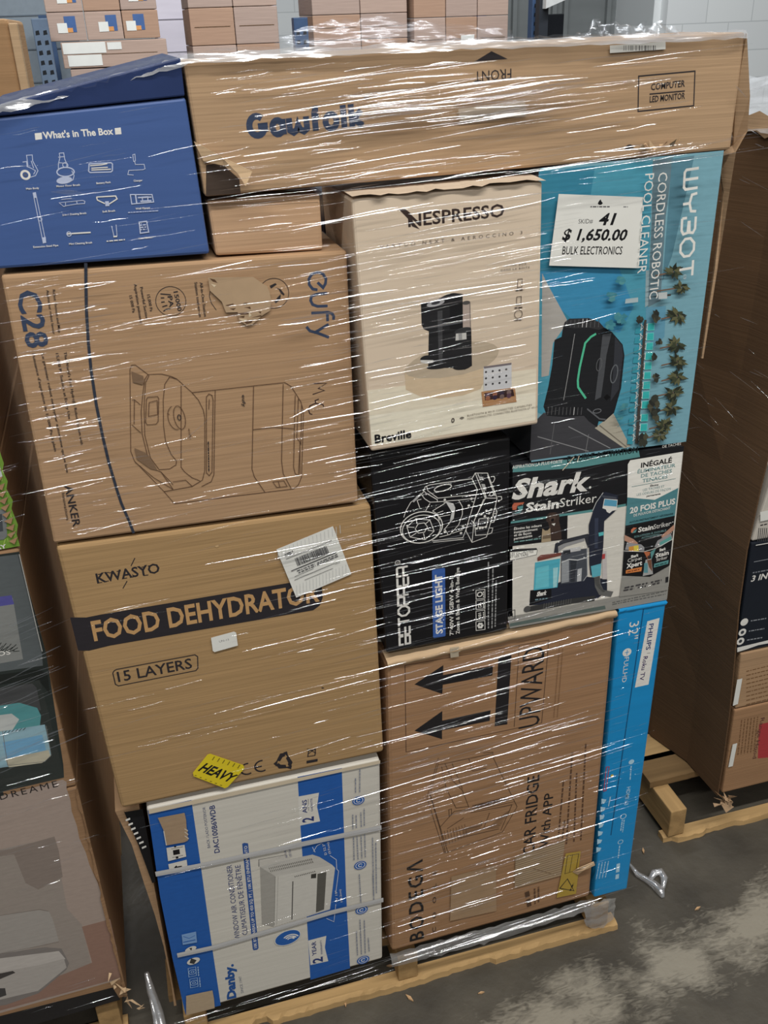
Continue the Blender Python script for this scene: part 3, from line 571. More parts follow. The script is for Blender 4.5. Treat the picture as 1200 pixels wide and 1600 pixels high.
# ---- stage light carton
SB = noisy('black_gloss_carton', (25, 25, 28), 0.32, 0.1, (5, 5, 50), 0.08, (4, 4, 70), spec=0.4)
F = carton('stage_light_carton', 'black carton with a white line drawing of a stage light', 'carton', [(577, 707), (798, 684), (793, 985), (604, 1021)], -0.004, 0.175, SB)
z = Z(600, 720, 6)
SL = [[(430, 225), (825, 168), (855, 115), (970, 115), (1060, 350), (1040, 440), (960, 715), (825, 765), (770, 660)], [(825, 168), (875, 270), (860, 340), (770, 640), (770, 660)], [(855, 115), (950, 350), (1060, 350)], [(880, 120), (960, 345)], [(950, 350), (845, 560), (825, 765)], [(935, 360), (835, 590)],
      [(430, 225), (385, 245), (365, 300), (250, 390), (205, 470), (185, 530)], [(365, 270), (390, 300), (500, 365), (500, 385), (430, 388), (380, 355), (355, 320)], [(400, 240), (410, 280), (505, 350), (860, 315)], [(500, 385), (700, 368), (860, 350)],
      [(450, 750), (740, 720), (770, 640)], [(460, 765), (750, 735)], [(520, 715), (620, 690), (700, 600), (735, 500), (735, 430), (700, 370)], [(570, 640), (600, 690)], [(560, 390), (620, 400), (665, 440), (650, 540), (560, 650)], [(455, 470), (570, 400)], [(455, 470), (500, 500), (520, 560)], [(500, 490), (555, 470)], [(520, 525), (620, 505)],
      [(640, 680), (740, 645)], [(310, 370), (335, 440)], [(310, 370), (350, 360)], [(430, 400), (390, 470)], [(880, 620), (890, 545), (980, 530), (960, 620), (880, 620)], [(855, 700), (960, 690)], [(850, 590), (860, 700)], [(1000, 150), (1030, 145), (1040, 165), (1025, 200), (1005, 205)], [(1065, 335), (1100, 335), (1105, 360), (1070, 385)], [(1045, 440), (1060, 480), (1030, 575), (1000, 580)], [(1055, 490), (1020, 500), (1040, 540)], [(985, 630), (1020, 630), (1010, 675), (970, 690)], [(820, 380), (850, 390)], [(970, 135), (1040, 330)], [(820, 560), (850, 590)]]
for p in SL: F.line([z(q) for q in p], 1.0, W)
F.circ(z((352, 625)), 32.5, W, ring=1.5, ry=26, rot=-8); F.circ(z((352, 640)), 29.5, W, ring=1.2, ry=23, rot=-8); F.circ(z((350, 630)), 9.5, W, ring=1.1, ry=9, n=6)
for a, b in (((285, 625), (215, 620)), ((310, 590), (300, 540)), ((385, 595), (430, 555)), ((410, 650), (470, 660)), ((370, 680), (385, 740)), ((305, 675), (245, 715)), ((300, 540), (215, 620)), ((300, 540), (430, 555)), ((430, 555), (470, 660)), ((470, 660), (385, 740)), ((385, 740), (245, 715)), ((245, 715), (215, 620))):
    F.line([z(a), z(b)], 1.1, W)
F.circ(z((552, 255)), 13.3, W, ring=1.4, ry=4.8, rot=6); F.poly(z((575, 380), (650, 400), (668, 440), (645, 540), (610, 600), (635, 480)), ink((200, 200, 198))); F.poly(z((260, 380), (345, 300), (355, 315), (280, 390)), ink((176, 176, 176)))
F.poly(z((890, 150), (930, 150), (960, 280), (930, 270)), ink((176, 176, 174))); F.poly(z((900, 180), (940, 185), (950, 220), (910, 215)), BK and ink(BLACK)); F.circ(z((1008, 312)), 3, W, ring=1.2)
for q in ((570, 365), (820, 355), (795, 420), (740, 615), (722, 678), (570, 665), (960, 468), (1005, 458), (985, 492), (945, 520), (915, 500), (870, 635), (900, 632), (925, 628), (955, 620), (862, 515)): F.circ(z(q), 1.9, W)
z = Z(600, 870, 6)
F.strokes('bETOPPER'.replace('E', 'E'), z((243, 805)), z((220, 85)), 16.5, 0.2, W, 2, 0.16); F.circ(z((128, 55)), 3.6, W, ring=0.9); F.text('R', z((138, 60)), z((138, 50)), 3, W)
F.poly(z((450, 132), (458, 120), (565, 104), (572, 112), (577, 738), (570, 745), (468, 760), (460, 752)), ink((62, 100, 172))); F.text('STAGE LIGHT', z((549, 716)), z((543, 160)), 10.3, W, 0.035)
F.text('7*40W RGBW 4-in-1', z((652, 732)), z((650, 195)), 6, W, 0.02); F.text('Zoom & Beam & Wash Bee Eye', z((708, 720)), z((706, 100)), 5.6, W, 0.015)
for i, y in enumerate((645, 547, 450, 352)):
    F.line(z((862, y - 36), (945, y - 48), (947, y + 36), (864, y + 46)), 0.9, W, closed=True)
    if i == 0:
        for k in range(6): F.circ(z((903 + 18 * math.cos(k * 1.047), y + 18 * math.sin(k * 1.047))), 2, W)
    elif i == 3: F.circ(z((898, y)), 3.6, W, ring=1.6)
    else: F.text('101' if i == 1 else '2', z((912, y + 24)), z((910, y - 24)), 4.5, W, 0.03)
    if i: F.greek(z((938, y + 26)), z((936, y - 30)), 1.8, W)
for a, b in (((985, 670), (985, 40)), ((1018, 668), (1028, 90)), ((1048, 655), (1058, 220))): F.greek(z(a), z(b), 2.6, ink((150, 150, 150)))
done(F)
G = part(F, 'packing_tape', 'bit of clear tape on the lower edge'); G.poly([(703, 1012), (717, 1010), (719, 1018), (704, 1020)], TAPE); pdone(G)

# ---- carpet cleaner carton
F = carton('stain_cleaner_carton', 'black and white carton with a picture of a carpet cleaner with wand and hose', 'carton', [(802, 728), (1069, 697), (1043, 934), (801, 979)], -0.002, 0.3, noisy('charcoal_gloss_board', (40, 42, 46), 0.35, 0.04, (5, 5, 50), 0.06, (4, 4, 60)))
z3 = Z(790, 690, 6); z4 = Z(790, 820, 4.444); z5 = Z(960, 700, 6.667)
TL_ = ink((92, 146, 146)); GY = ink((150, 148, 142)); DN = ink((40, 44, 58)); GRN = ink((112, 148, 150))
F.poly([(801.5, 728), (1068.5, 697.5), (1042.5, 933.5), (800.5, 978)], ink((218, 214, 204)))
F.poly([(803, 729), (1067, 698), (1056, 800), (798, 800), (798, 816)] and [(801.5, 727.5), (1069, 697), (1056, 779), (800.5, 817)], ink((30, 30, 33)))
F.line([(798, 817), (926, 798), (978, 789)], 4, TL_); F.poly([(802, 729), (998, 704), (1000, 714), (905, 731), (801, 738)], TL_)
F.text('ASPIRATION LA PLUS FORTE', z3((62, 256)), z3((530, 198)), 5.0, W, 0.01); F.text('DOUBLE ACTIVATION', (886, 722.5), (996, 707), 9, ink((30, 44, 48)), 0.03); F.text('DE TACHES', (1035, 700), (1064, 695), 4, W)
F.text('Shark', z3((52, 542)), z3((792, 450)), 29, W, 0.035, shear=0.22); F.circ(z3((792, 430)), 1.8, W)
F.text('Stain', z3((190, 660)), z3((498, 620)), 13.5, W, 0.035); F.text('Striker', z3((506, 616)), z3((850, 566)), 13.5, W, 0.0)
F.poly(z3((62, 600), (80, 575), (175, 568), (165, 585), (110, 600), (100, 640), (65, 640)), ink((190, 104, 78))); F.poly(z3((110, 612), (165, 600), (160, 630), (130, 670), (75, 675), (130, 650)), TL_)
F.poly(z3((40, 770), (582, 692), (578, 915), (30, 985)), ink((28, 28, 31)))
for t, a, b in (('Élimine les odeurs', (78, 830), (338, 795)), ('instantanément', (78, 862), (300, 830)), ('et de façon', (78, 890), (240, 866)), ('permanente', (78, 922), (250, 892))): F.text(t, z3(a), z3(b), 3.8, W, 0.02)
F.greek(z3((78, 948)), z3((340, 912)), 2.4, ink((110, 150, 146)))
F.poly(z3((390, 690), (410, 668), (470, 662), (505, 690), (500, 740), (520, 830), (525, 915), (420, 930), (415, 830), (400, 760), (378, 740)), ink((66, 52, 46))); F.poly(z3((430, 770), (468, 765), (455, 790)), W); F.circ(z3((440, 715)), 5, ink((86, 70, 62)), ry=6); F.circ(z3((440, 735)), 2.5, ink((28, 24, 24)))
F.poly(z3((345, 815), (370, 835), (395, 832), (418, 808), (425, 935), (335, 948)), ink((170, 152, 124))); F.poly(z3((350, 880), (420, 872), (422, 905), (345, 915)), ink((118, 102, 82)))
F.poly(z3((42, 1012), (280, 1000), (298, 1015), (290, 1060), (42, 1115)), ink((240, 238, 230))); F.line(z3((42, 1012), (280, 1000), (298, 1015), (290, 1060), (42, 1115)), .7, ink((90, 90, 90))); F.poly(z3((42, 1012), (290, 998), (298, 1015), (42, 1038)), ink((40, 40, 42)))
F.text('LES CARPETTES', z3((42, 1066)), z3((260, 1042)), 3.6, ink((60, 60, 62)), 0.01); F.text('ET LES TAPIS', z3((42, 1092)), z3((212, 1070)), 3.4, ink((60, 60, 62)), 0.01)
# lower reflections and floor
F.poly(z4((15, 640), (120, 620), (1130, 430), (1120, 520), (740, 590), (30, 720)), GY); F.poly(z4((30, 685), (690, 560), (695, 585), (28, 708)), ink((92, 106, 102))); F.line(z4((15, 600), (65, 590), (65, 650), (15, 660)), 0.9, ink((60, 60, 62)), closed=True); F.text('11', z4((25, 645)), z4((50, 640)), 6, ink((60, 60, 62)))
for a, b in (((740, 545), (1110, 465)), ((740, 558), (1110, 485))): F.greek(z4(a), z4(b), 2.2, ink((100, 100, 98)))
# the machine
F.poly(z4((335, 195), (345, 130), (400, 103), (570, 62), (600, 78), (605, 150), (570, 160), (548, 92), (405, 130), (365, 150), (366, 195)), ink((52, 54, 62))); F.poly(z4((366, 190), (368, 152), (405, 132), (545, 94), (548, 112), (420, 150), (385, 175)), ink((150, 150, 152)))
F.poly(z4((165, 560), (172, 455), (320, 440), (370, 400), (565, 360), (705, 378), (705, 455), (640, 512), (380, 545)), DN); F.poly(z4((172, 458), (318, 445), (318, 512), (168, 560)), ink((22, 23, 26)))
F.poly(z4((205, 262), (380, 233), (372, 330), (360, 435), (195, 455)), ink((84, 176, 196))); F.poly(z4((215, 300), (300, 280), (300, 430), (205, 445)), ink((108, 196, 210))); F.poly(z4((330, 300), (365, 295), (355, 430), (330, 436)), ink((160, 214, 220)))
F.poly(z4((220, 228), (245, 210), (385, 193), (390, 212), (222, 252)), ink((120, 66, 56))); F.poly(z4((385, 192), (430, 180), (570, 163), (567, 355), (540, 392), (383, 412)), ink((74, 78, 86)))
F.poly(z4((390, 250), (440, 245), (440, 395), (388, 405)), ink((150, 154, 158))); F.poly(z4((500, 310), (530, 300), (525, 390), (495, 395)), ink((186, 188, 190))); F.poly(z4((450, 250), (495, 245), (480, 395), (450, 398)), ink((52, 55, 62)))
F.line(z4((388, 262), (440, 240), (500, 245), (565, 228)), 1.6, ink((206, 208, 208))); F.line(z4((565, 165), (568, 350), (540, 390)), 1.2, ink((160, 164, 168))); F.poly(z4((395, 172), (520, 150), (522, 178), (400, 200)), ink((196, 196, 196))); F.poly(z4((400, 180), (450, 172), (450, 200), (400, 208)), ink((40, 42, 48)))
F.text('Shark', z4((214, 497)), z4((286, 484)), 6.4, W, 0.05, shear=0.2); F.greek(z4((205, 525)), z4((290, 515)), 2.5, ink((120, 150, 160)))
F.line(z4((635, 360), (640, 420), (665, 470), (740, 482)), 8.5, ink((104, 104, 102)))
for i in range(14):
    t = i / 13; q = (612 + 60 * t ** 2, 370 + 95 * t); F.line(z4((q[0], q[1]), (q[0] + 42 - 25 * t, q[1] - 4 + 26 * t * 0)), .9, ink((60, 60, 60)))
F.line(z4((145, 588), (300, 562), (470, 528), (620, 510)), 8.5, ink((58, 58, 58))); F.circ(z4((150, 585)), 5.2, ink((84, 84, 84)))
for i in range(12): F.line(z4((268 + i * 17, 545 - i * 3), (264 + i * 17, 585 - i * 3)), .8, ink((96, 96, 94)))
F.poly(z4((672, 185), (700, 180), (706, 378), (672, 378)), ink((196, 190, 188))); F.poly(z4((668, 205), (692, 200), (690, 235), (670, 240)), ink((180, 70, 70)))
F.poly(z3((915, 478), (940, 472), (1055, 505), (1045, 620), (1020, 660), (925, 745), (915, 1000), (890, 1190), (880, 1250), (795, 1250), (785, 1140), (780, 780), (830, 625)), DN)
F.line(z3((915, 478), (850, 570), (815, 650)), 1.2, ink((190, 192, 192))); F.poly(z3((925, 535), (1050, 545), (1042, 640), (1000, 650), (975, 672), (950, 660), (940, 636), (908, 625)), W); F.poly(z3((930, 540), (1046, 552), (1040, 610), (918, 600)), ink((92, 160, 190)))
F.poly(z3((885, 500), (1040, 520), (1040, 540), (925, 530)), ink((70, 74, 84))); F.poly(z4((645, 55), (680, 48), (680, 72), (648, 80)), ink((92, 186, 190))); F.poly(z4((592, 288), (665, 268), (660, 352), (602, 366)), ink((96, 176, 192)))
F.poly(z3((835, 720), (870, 715), (865, 1000), (835, 1000)), ink((58, 64, 82)))
# the panel of claims
F.poly(z5((140, 170), (165, 128), (715, 38), (665, 415), (420, 540), (135, 515)), ink((236, 234, 226))); F.poly(z5((135, 515), (420, 540), (665, 415), (630, 705), (115, 810)), ink((82, 134, 142))); F.poly(z5((115, 810), (630, 705), (575, 1225), (370, 1340), (80, 1330)), ink((26, 26, 28))); F.poly(z5((80, 1332), (370, 1344), (575, 1228), (558, 1480), (52, 1552)), GY)
for t, a, b, c, m, bd in (('INÉGALÉ', (275, 206), (598, 150), 7.4, ink((28, 28, 30)), .03), ('ÉLIMINATEUR', (240, 266), (635, 196), 5.4, GRN, .02), ('DE TACHES', (275, 310), (597, 254), 5.4, GRN, .02), ('TENACES', (290, 362), (553, 314), 5.4, GRN, .02), ('Élimine', (372, 404), (458, 390), 2.8, ink((40, 40, 42)), .03), ('LES TACHES ET', (297, 450), (520, 410), 3.6, GRN, 0), ('LES ODEURS DE FAÇON', (232, 500), (586, 434), 3.6, GRN, 0),
                      ('permanente', (335, 510), (480, 484), 2.6, ink((40, 40, 42)), .03), ('20 FOIS PLUS', (160, 682), (632, 582), 8.6, W, .035), ('DE POUVOIR DÉTACHANT', (200, 716), (582, 636), 4, W, .01), ('AUCUN PRÉTRAITEMENT NÉCESSAIRE', (155, 784), (612, 692), 2.6, ink((24, 50, 54)), .02), ('Stain', (246, 878), (405, 846), 7.2, W, .03), ('Striker', (408, 846), (586, 806), 7.2, W, 0), ('SOLUTION À DOUBLE', (205, 936), (540, 866), 2.8, GRN, .02), ('ACTIVATION', (280, 948), (470, 908), 2.8, GRN, .02),
                      ('Carpet', (138, 1192), (285, 1162), 5.4, W, 0), ('Xpert', (124, 1254), (288, 1216), 6.6, W, .04), ('Stain', (428, 1142), (566, 1108), 6.2, W, .035), ('Striker', (436, 1182), (552, 1152), 5, W, 0), ('Shark', (172, 1148), (252, 1126), 4, W, .05), ('Shark', (468, 1078), (536, 1060), 4, W, .05)): F.text(t, z5(a), z5(b), c, m, bd)
F.line(z5((180, 404), (640, 318)), .6, GRN); F.poly(z5((175, 850), (200, 828), (235, 832), (200, 860), (190, 885), (172, 880)), ink((206, 120, 90))); F.poly(z5((205, 862), (235, 845), (222, 880), (180, 890)), TL_)
SK = ink((186, 142, 120)); F.poly(z5((105, 905), (200, 950), (245, 990), (225, 1020), (150, 985), (105, 965)), SK); F.poly(z5((625, 795), (625, 850), (530, 930), (495, 935), (490, 915), (540, 870)), SK)
CP = ink((150, 150, 152)); F.poly(z5((130, 985), (280, 1005), (312, 1035), (310, 1072), (110, 1060)), CP); F.poly(z5((150, 1030), (250, 1012), (255, 1075), (150, 1078)), ink((214, 150, 70))); F.poly(z5((200, 1020), (250, 1012), (254, 1074), (205, 1076)), ink((226, 206, 84))); F.poly(z5((415, 1035), (450, 965), (590, 885), (605, 950), (480, 1030)), CP); F.poly(z5((470, 985), (590, 915), (596, 955), (478, 1020)), ink((96, 162, 156)))
F.line(z5((90, 1072), (310, 1080), (430, 1045), (605, 952)), .8, W); F.poly(z5((305, 1080), (375, 1082), (350, 1165)), ink((186, 108, 72))); F.poly(z5((375, 1082), (432, 1046), (385, 1165)), TL_); F.poly(z5((325, 1165), (385, 1150), (402, 1312), (295, 1334)), ink((170, 170, 168))); F.circ(z5((358, 1135)), 2.4, ink((60, 50, 46))); F.poly(z5((340, 1170), (385, 1160), (395, 1290), (360, 1240)), ink((122, 84, 66))); F.poly(z5((310, 1200), (345, 1195), (350, 1300), (305, 1300)), ink((96, 146, 154)))
F.poly(z5((120, 1272), (288, 1238), (280, 1284), (118, 1308)), ink((214, 132, 72))); F.poly(z5((415, 1206), (566, 1166), (560, 1206), (410, 1246)), TL_); F.greek(z5((135, 1298)), z5((268, 1268)), 2, ink((120, 60, 40))); F.greek(z5((425, 1232)), z5((548, 1200)), 2, ink((30, 70, 70)))
for a, b in (((105, 1465), (205, 1445)), ((95, 1492), (205, 1472)), ((222, 1440), (360, 1412)), ((245, 1462), (330, 1445)), ((380, 1408), (492, 1382)), ((395, 1428), (470, 1412))): F.greek(z5(a), z5(b), 3, ink((70, 68, 70)))
F.poly(z5((535, 1345), (565, 1340), (560, 1395), (532, 1402)), ink((40, 40, 42)))
done(F)
G = part(F, 'loose_flap', 'bent white tip of torn wrap print'); G.line([(897, 714), (879, 735)], 1.4, TAPE); G.line([(905, 712), (902, 722)], 1.2, TAPE); pdone(G)

# ---- food dehydrator carton
F = carton('dehydrator_carton', 'large brown carton with a black title band and a yellow HEAVY sticker', 'carton', [(87, 855), (580, 789), (600, 1175), (190, 1264)], 0.0, 0.45, CC, 0.006)
z = Z(60, 780, 2.143); KB = ink((46, 43, 47))
F.text('KWASYO', z((197, 282)), z((408, 245)), 15, KB, 0.02)
for a, b in ((197, 282), (408, 245)): pass
F.line(z((323, 197), (310, 224)), 1.6, KB); F.line(z((297, 274), (283, 299)), 1.6, KB)
for (x, y, w) in ((198, 281, 16), (222, 276, 14), (199, 252, 15), (224, 247, 12), (236, 247, 14), (262, 242, 14), (283, 266, 14), (306, 262, 14), (345, 228, 16), (366, 224, 14), (352, 256, 16)): F.line(z((x, y), (x + w, y - w * .17)), 1.5, KB)
F.poly(z((106, 396), (160, 396), (210, 386), (835, 281), (935, 262), (948, 275), (952, 330), (942, 356), (920, 372), (240, 490), (170, 507), (133, 507)), KB)
F.text('FOOD DEHYDRATOR', z((187, 474)), z((942, 340)), 29.5, ink((190, 150, 102)), 0.025)
F.line(z((254, 574), (262, 570), (524, 521), (533, 527), (534, 566), (527, 574), (268, 625), (258, 620), (249, 582)), 1.6, KB, closed=True); F.text('15 LAYERS', z((268, 612)), z((516, 565)), 15.5, KB, 0.012)
F.circ(z((700, 903)), 10.5, KB, ring=2.6, rot=8, a0=70, a1=290); F.circ(z((748, 893)), 10.5, KB, ring=2.6, rot=8, a0=70, a1=290); F.line(z((728, 898), (748, 894)), 2.6, KB)
c0 = z((822, 878))
for k in range(3):
    a = math.radians(90 + 120 * k + 8)
    def R_(u, v): return (c0[0] + (u * math.cos(a) - v * math.sin(a)), c0[1] - (u * math.sin(a) + v * math.cos(a)))
    F.poly([R_(13, -4), R_(13, 4), R_(3, 11), R_(1, 6), R_(7, 1), R_(8, -3)], KB); F.poly([R_(15, -7), R_(14, -1), R_(5, -8)], KB)
z2_ = z
F.line(z2_((900, 835), (930, 850)), 1.2, KB); F.line(z2_((905, 852), (928, 834)), 1.2, KB); F.line(z2_((902, 862), (905, 842), (928, 838), (926, 858)), 1.4, KB, closed=True); F.poly(z2_((898, 876), (935, 869), (935, 878), (898, 885)), KB)
F.circ(z((952, 632)), 2.2, KB, ry=1.0, rot=-30); F.circ(z((598, 158)), 3, ink((196, 164, 120)), ry=2)
done(F)
z = Z(420, 820, 8.571); G = part(F, 'shipping_label', 'tilted white shipping label with a barcode'); G.poly(z((100, 330), (858, 18), (1106, 660), (368, 976)), PAPER); GR = ink((90, 90, 92))
for i in range(17): x = 120 + i * 52; G.line([z((x, 330 - (x - 100) * .405 + 20)), z((x + 8, 330 - (x - 100) * .405 + 130))], .8, ink((196, 197, 194)))
for i in range(16): x = 372 + i * 44; G.line([z((x + 4, 960 - (x - 372) * .42 - 10)), z((x, 960 - (x - 372) * .42 - 150))], .8, ink((200, 201, 198)))
rr = random.Random(3); x = 345.0
while x < 770:
    w = rr.choice((4, 6, 9, 14)); y0 = 450 - (x - 345) * .40; G.poly(z((x, y0), (x + w, y0 - w * .4), (x + w + 42, y0 + 102 - w * .4), (x + 42, y0 + 106)), GR); x += w + rr.choice((4, 5, 8))
for a, b, w in (((230, 460), (845, 208), .8), ((300, 620), (900, 370), 1.6), ((345, 695), (600, 585), .7), ((345, 740), (880, 515), .8), ((480, 740), (860, 582), .7)): G.line([z(a), z(b)], w, ink((70, 70, 72)))
for a, b in (((380, 625), (620, 530)), ((400, 650), (630, 552)), ((650, 545), (940, 420)), ((650, 520), (920, 400)), ((215, 405), (330, 355)), ((225, 425), (320, 390))): G.greek(z(a), z(b), 2, GR)
G.text('UPS A', z((890, 535)), z((955, 510)), 3.2, GR); pdone(G)
z = Z(60, 780, 2.143); G = part(F, 'small_sticker', 'small white sticker'); G.poly(z((578, 464), (655, 443), (662, 447), (668, 490), (590, 512), (584, 508)), PAPER); G.text('UN-13', z((606, 480)), z((638, 473)), 3, ink((110, 110, 112))); pdone(G)
G = part(F, 'warning_sticker', 'yellow sticker reading HEAVY'); G.poly(z((517, 916), (566, 855), (575, 852), (686, 890), (690, 902), (634, 964), (624, 968), (520, 928)), noisy('yellow_sticker', (222, 200, 44), 0.4))
for k in range(6): G.line([z((590 + 17 * k, 862 + 5.5 * k)), z((582 + 17 * k, 874 + 5.5 * k))], 1.6, ink((120, 108, 30))); G.line([z((530 + 17 * k, 926 + 6.5 * k)), z((523 + 17 * k, 935 + 6.5 * k - 10))], 1.4, ink((120, 108, 30)))
G.text('HEAVY', z((534, 908)), z((646, 950)), 15.5, BK, 0.03, shear=0.25); pdone(G)

# ---- air conditioner carton
F = carton('air_conditioner_carton', 'white and blue strapped carton with a picture of a window air conditioner', 'carton', [(229, 1264), (594, 1187), (598, 1498), (288, 1584)], 0.0, 0.5, noisy('white_board', (206, 202, 192), 0.5, 0.05, (4, 4, 90), 0.1, (3, 3, 120)), 0.005)
BB = ink((38, 92, 168)); DB = ink((42, 58, 112)); z7 = Z(220, 1240, 6); z6 = Z(400, 1180, 5.714); z8 = Z(240, 1400, 3.243); zd = Z(180, 1160, 2.727)
F.poly([(231, 1266), (299, 1250), (312, 1340), (323, 1420), (331, 1477), (345, 1571), (290, 1585), (270, 1500), (250, 1400)], BB)
F.poly([(465, 1214), (534, 1200), (541, 1400), (547, 1513), (485, 1531), (480, 1445), (470, 1300)], BB)
WT = ink((214, 211, 203)); F.poly(z6((375, 370), (562, 335), (545, 460), (572, 590), (390, 630)), WT); F.poly(z8((783, 226), (875, 202), (868, 262), (885, 330), (795, 350)), WT)
F.text('2', z6((513, 588)), z6((513, 545)), 17, DB, 0.03); F.text('ANS', z6((456, 515)), z6((452, 395)), 7, DB, 0.02); F.text('GARANTIE', z6((509, 500)), z6((503, 385)), 3.2, DB, 0.01); F.line(z6((470, 495), (466, 390)), .7, GR)
F.text('2', z8((856, 333)), z8((855, 306)), 15, DB, 0.03); F.text('YEAR', z8((825, 300)), z8((822, 228)), 6.5, DB, 0.02); F.text('WARRANTY', z8((857, 295)), z8((852, 222)), 3, DB, 0.01)
F.text('BACK / LADO POSTERIOR', z7((652, 506)), z7((604, 124)), 4.3, ink((84, 92, 122)), 0.0); F.text('DAC100B6WDB', z7((740, 550)), z7((692, 106)), 8.2, DB, 0.015)
F.text('WINDOW AIR CONDITIONER', (375, 1467), (362, 1351), 8, DB, 0.0); F.text('CLIMATISEUR DE FENÊTRE', (387, 1460), (375.5, 1351), 8, DB, 0.0)
F.poly(zd((541, 432), (550, 428), (566, 430), (611, 876), (606, 883), (590, 886), (586, 880)), ink((52, 86, 150))); F.text('10K BTU AREAS UP TO 450 SQ. FT. | 10K BTU ENFRIAMIENTO', zd((604, 875)), zd((562, 440)), 4.4, W, 0.01)
F.text('Danby.', (368.5, 1559), (364, 1506), 13, ink((40, 84, 150)), 0.05); F.text('SINCE 1947', z8((456, 490)), z8((444, 406)), 4, ink((120, 126, 140)))
# the appliance picture
F.poly(zd((615, 530), (612, 500), (730, 478), (750, 500), (640, 528)), ink((196, 192, 184))); F.line(zd((612, 530), (612, 500), (730, 478)), .8, GR)
F.poly(zd((617, 530), (660, 515), (840, 478), (870, 488), (925, 522), (682, 570)), ink((190, 187, 180))); F.poly(zd((617, 530), (682, 570), (676, 786), (625, 775)), ink((162, 159, 152))); F.poly(zd((682, 570), (925, 522), (937, 535), (915, 712), (676, 786)), ink((202, 199, 191)))
F.poly(zd((862, 560), (900, 552), (890, 712), (855, 725)), ink((92, 90, 84))); F.line(zd((757, 592), (753, 755)), 1.6, ink((84, 82, 80))); F.line(zd((682, 572), (678, 780)), .9, ink((140, 138, 132))); F.line(zd((694, 570), (688, 778)), .6, ink((160, 158, 152))); F.poly(zd((835, 562), (857, 558), (856, 578), (834, 580)), ink((60, 58, 54)))
for i in range(24): F.line(zd((660 + i * 7.8, 545 - i * 1.7), (664 + i * 7.8, 552 - i * 1.7)), 1.0, ink((110, 108, 102))); F.line(zd((655 + i * 7.8, 534 - i * 1.7), (659 + i * 7.8, 541 - i * 1.7)), 1.0, ink((110, 108, 102)))
for i in range(12): F.line(zd((765 + i * 7.6, 570 - i * 2), (768 + i * 7.6, 574 - i * 2)), 1.0, ink((70, 68, 66)))
for p in ([(845, 465), (860, 440), (880, 430)], [(915, 482), (942, 500), (944, 540), (952, 548), (940, 640)], [(900, 750), (932, 764), (940, 690)], [(840, 446), (852, 468)]): F.line([zd(q) for q in p], .8, ink((214, 220, 230)))
F.text('D 22.3"', zd((902, 478)), zd((892, 430)), 3.6, W); F.text('(57cm)', zd((918, 474)), zd((910, 425)), 3.2, W); F.text('W 19"', zd((950, 680)), zd((946, 630)), 3.6, W); F.text('(48.2cm)', zd((968, 680)), zd((962, 626)), 3.2, W); F.text('H 14.6"', zd((735, 488)), zd((725, 446)), 3.6, DB); F.text('(37.2cm)', zd((752, 486)), zd((744, 446)), 3.2, DB)
F.circ(zd((735, 832)), 20, ink((220, 220, 216)), ry=15.2, rot=12); F.circ(zd((735, 832)), 19, BB, ry=14.2, rot=12)
for r_ in (6, 9.5, 13): F.circ(zd((748, 845)), r_, W, ring=2, rot=-28, a0=55, a1=165)
F.circ(zd((760, 830)), 2, W)
for q in ((560, 1251), (563, 1352), (565, 1422), (567.5, 1500)): F.circ(q, 9.2, BB, ry=8.2); F.circ(q, 6.8, W, ring=0.9, ry=6); F.circ(q, 2.8, W, ring=1.2, a0=20, a1=320)
GL = ink((128, 134, 150))
for a, b in (((870 + 24, 335), (875 + 18, 205)), ((912 + 18, 330), (920 + 12, 120)), ((870, 660), (868, 530)), ((900, 650), (898, 530)), ((945, 640), (940, 510)), ((972, 630), (970, 475)), ((880, 935), (876, 730)), ((915, 930), (906, 725)), ((950, 920), (942, 715)), ((980, 910), (975, 705)), ((1055, 1240), (1045, 730)), ((1080, 1230), (1074, 780))): F.greek(z6(a), z6(b), 2.0, GL)
for a, b in (((1036, 300), (1030, 175)), ((1056, 295), (1048, 120)), ((1075, 290), (1070, 120)), ((1095, 280), (1090, 210))): F.greek(z8(a), z8(b), 2.0, GL)
F.greek(zd((1050, 700)), zd((1042, 560)), 2.0, GL); F.greek(zd((1105, 690)), zd((1100, 560)), 2.0, GL)
F.poly(z7((240, 510), (410, 480), (426, 590), (256, 634)), WT); F.poly(z7((300, 532), (362, 520), (368, 566), (306, 578)), BK); F.line(z7((285, 520), (395, 498)), .9, BK); F.line(z7((295, 600), (395, 578)), .9, BK); F.circ(z7((322, 497)), 1.8, BK); F.circ(z7((340, 600)), 2.2, BK)
F.poly(z7((258, 662), (430, 620), (442, 720), (272, 745)), WT); F.poly(z7((312, 694), (335, 672), (340, 684), (384, 676), (386, 702), (345, 710), (346, 722)), BK)
F.poly(z8((142, 196), (215, 180), (220, 235), (148, 248)), ink((124, 160, 206))); F.line(z8((150, 205), (180, 215), (210, 200)), 1, BB); F.line(z8((150, 235), (212, 222)), 2, BB)
F.circ(z8((188, 270)), 9, WT, ry=5.5, rot=15); F.circ(z8((202, 330)), 10, WT, ry=7, rot=12); F.poly(z8((190, 315), (218, 325), (205, 345), (182, 340)), ink((60, 60, 60))); F.poly(z8((180, 265), (195, 262), (192, 278)), ink((60, 60, 60)))
for q in ((197, 385), (205, 440)): F.circ(z8(q), 5.5, ink((160, 190, 222)), ring=.9); F.circ(z8(q), 2.2, ink((160, 190, 222)), ring=.9); F.line(z8((q[0] - 22, q[1] - 18), (q[0] + 16, q[1] - 26), (q[0] + 20, q[1] + 18), (q[0] - 18, q[1] + 26)), .8, ink((160, 190, 222)), closed=True); F.greek(z8((q[0] + 34, q[1] + 20)), z8((q[0] + 30, q[1] - 28)), 2, ink((160, 190, 222)))
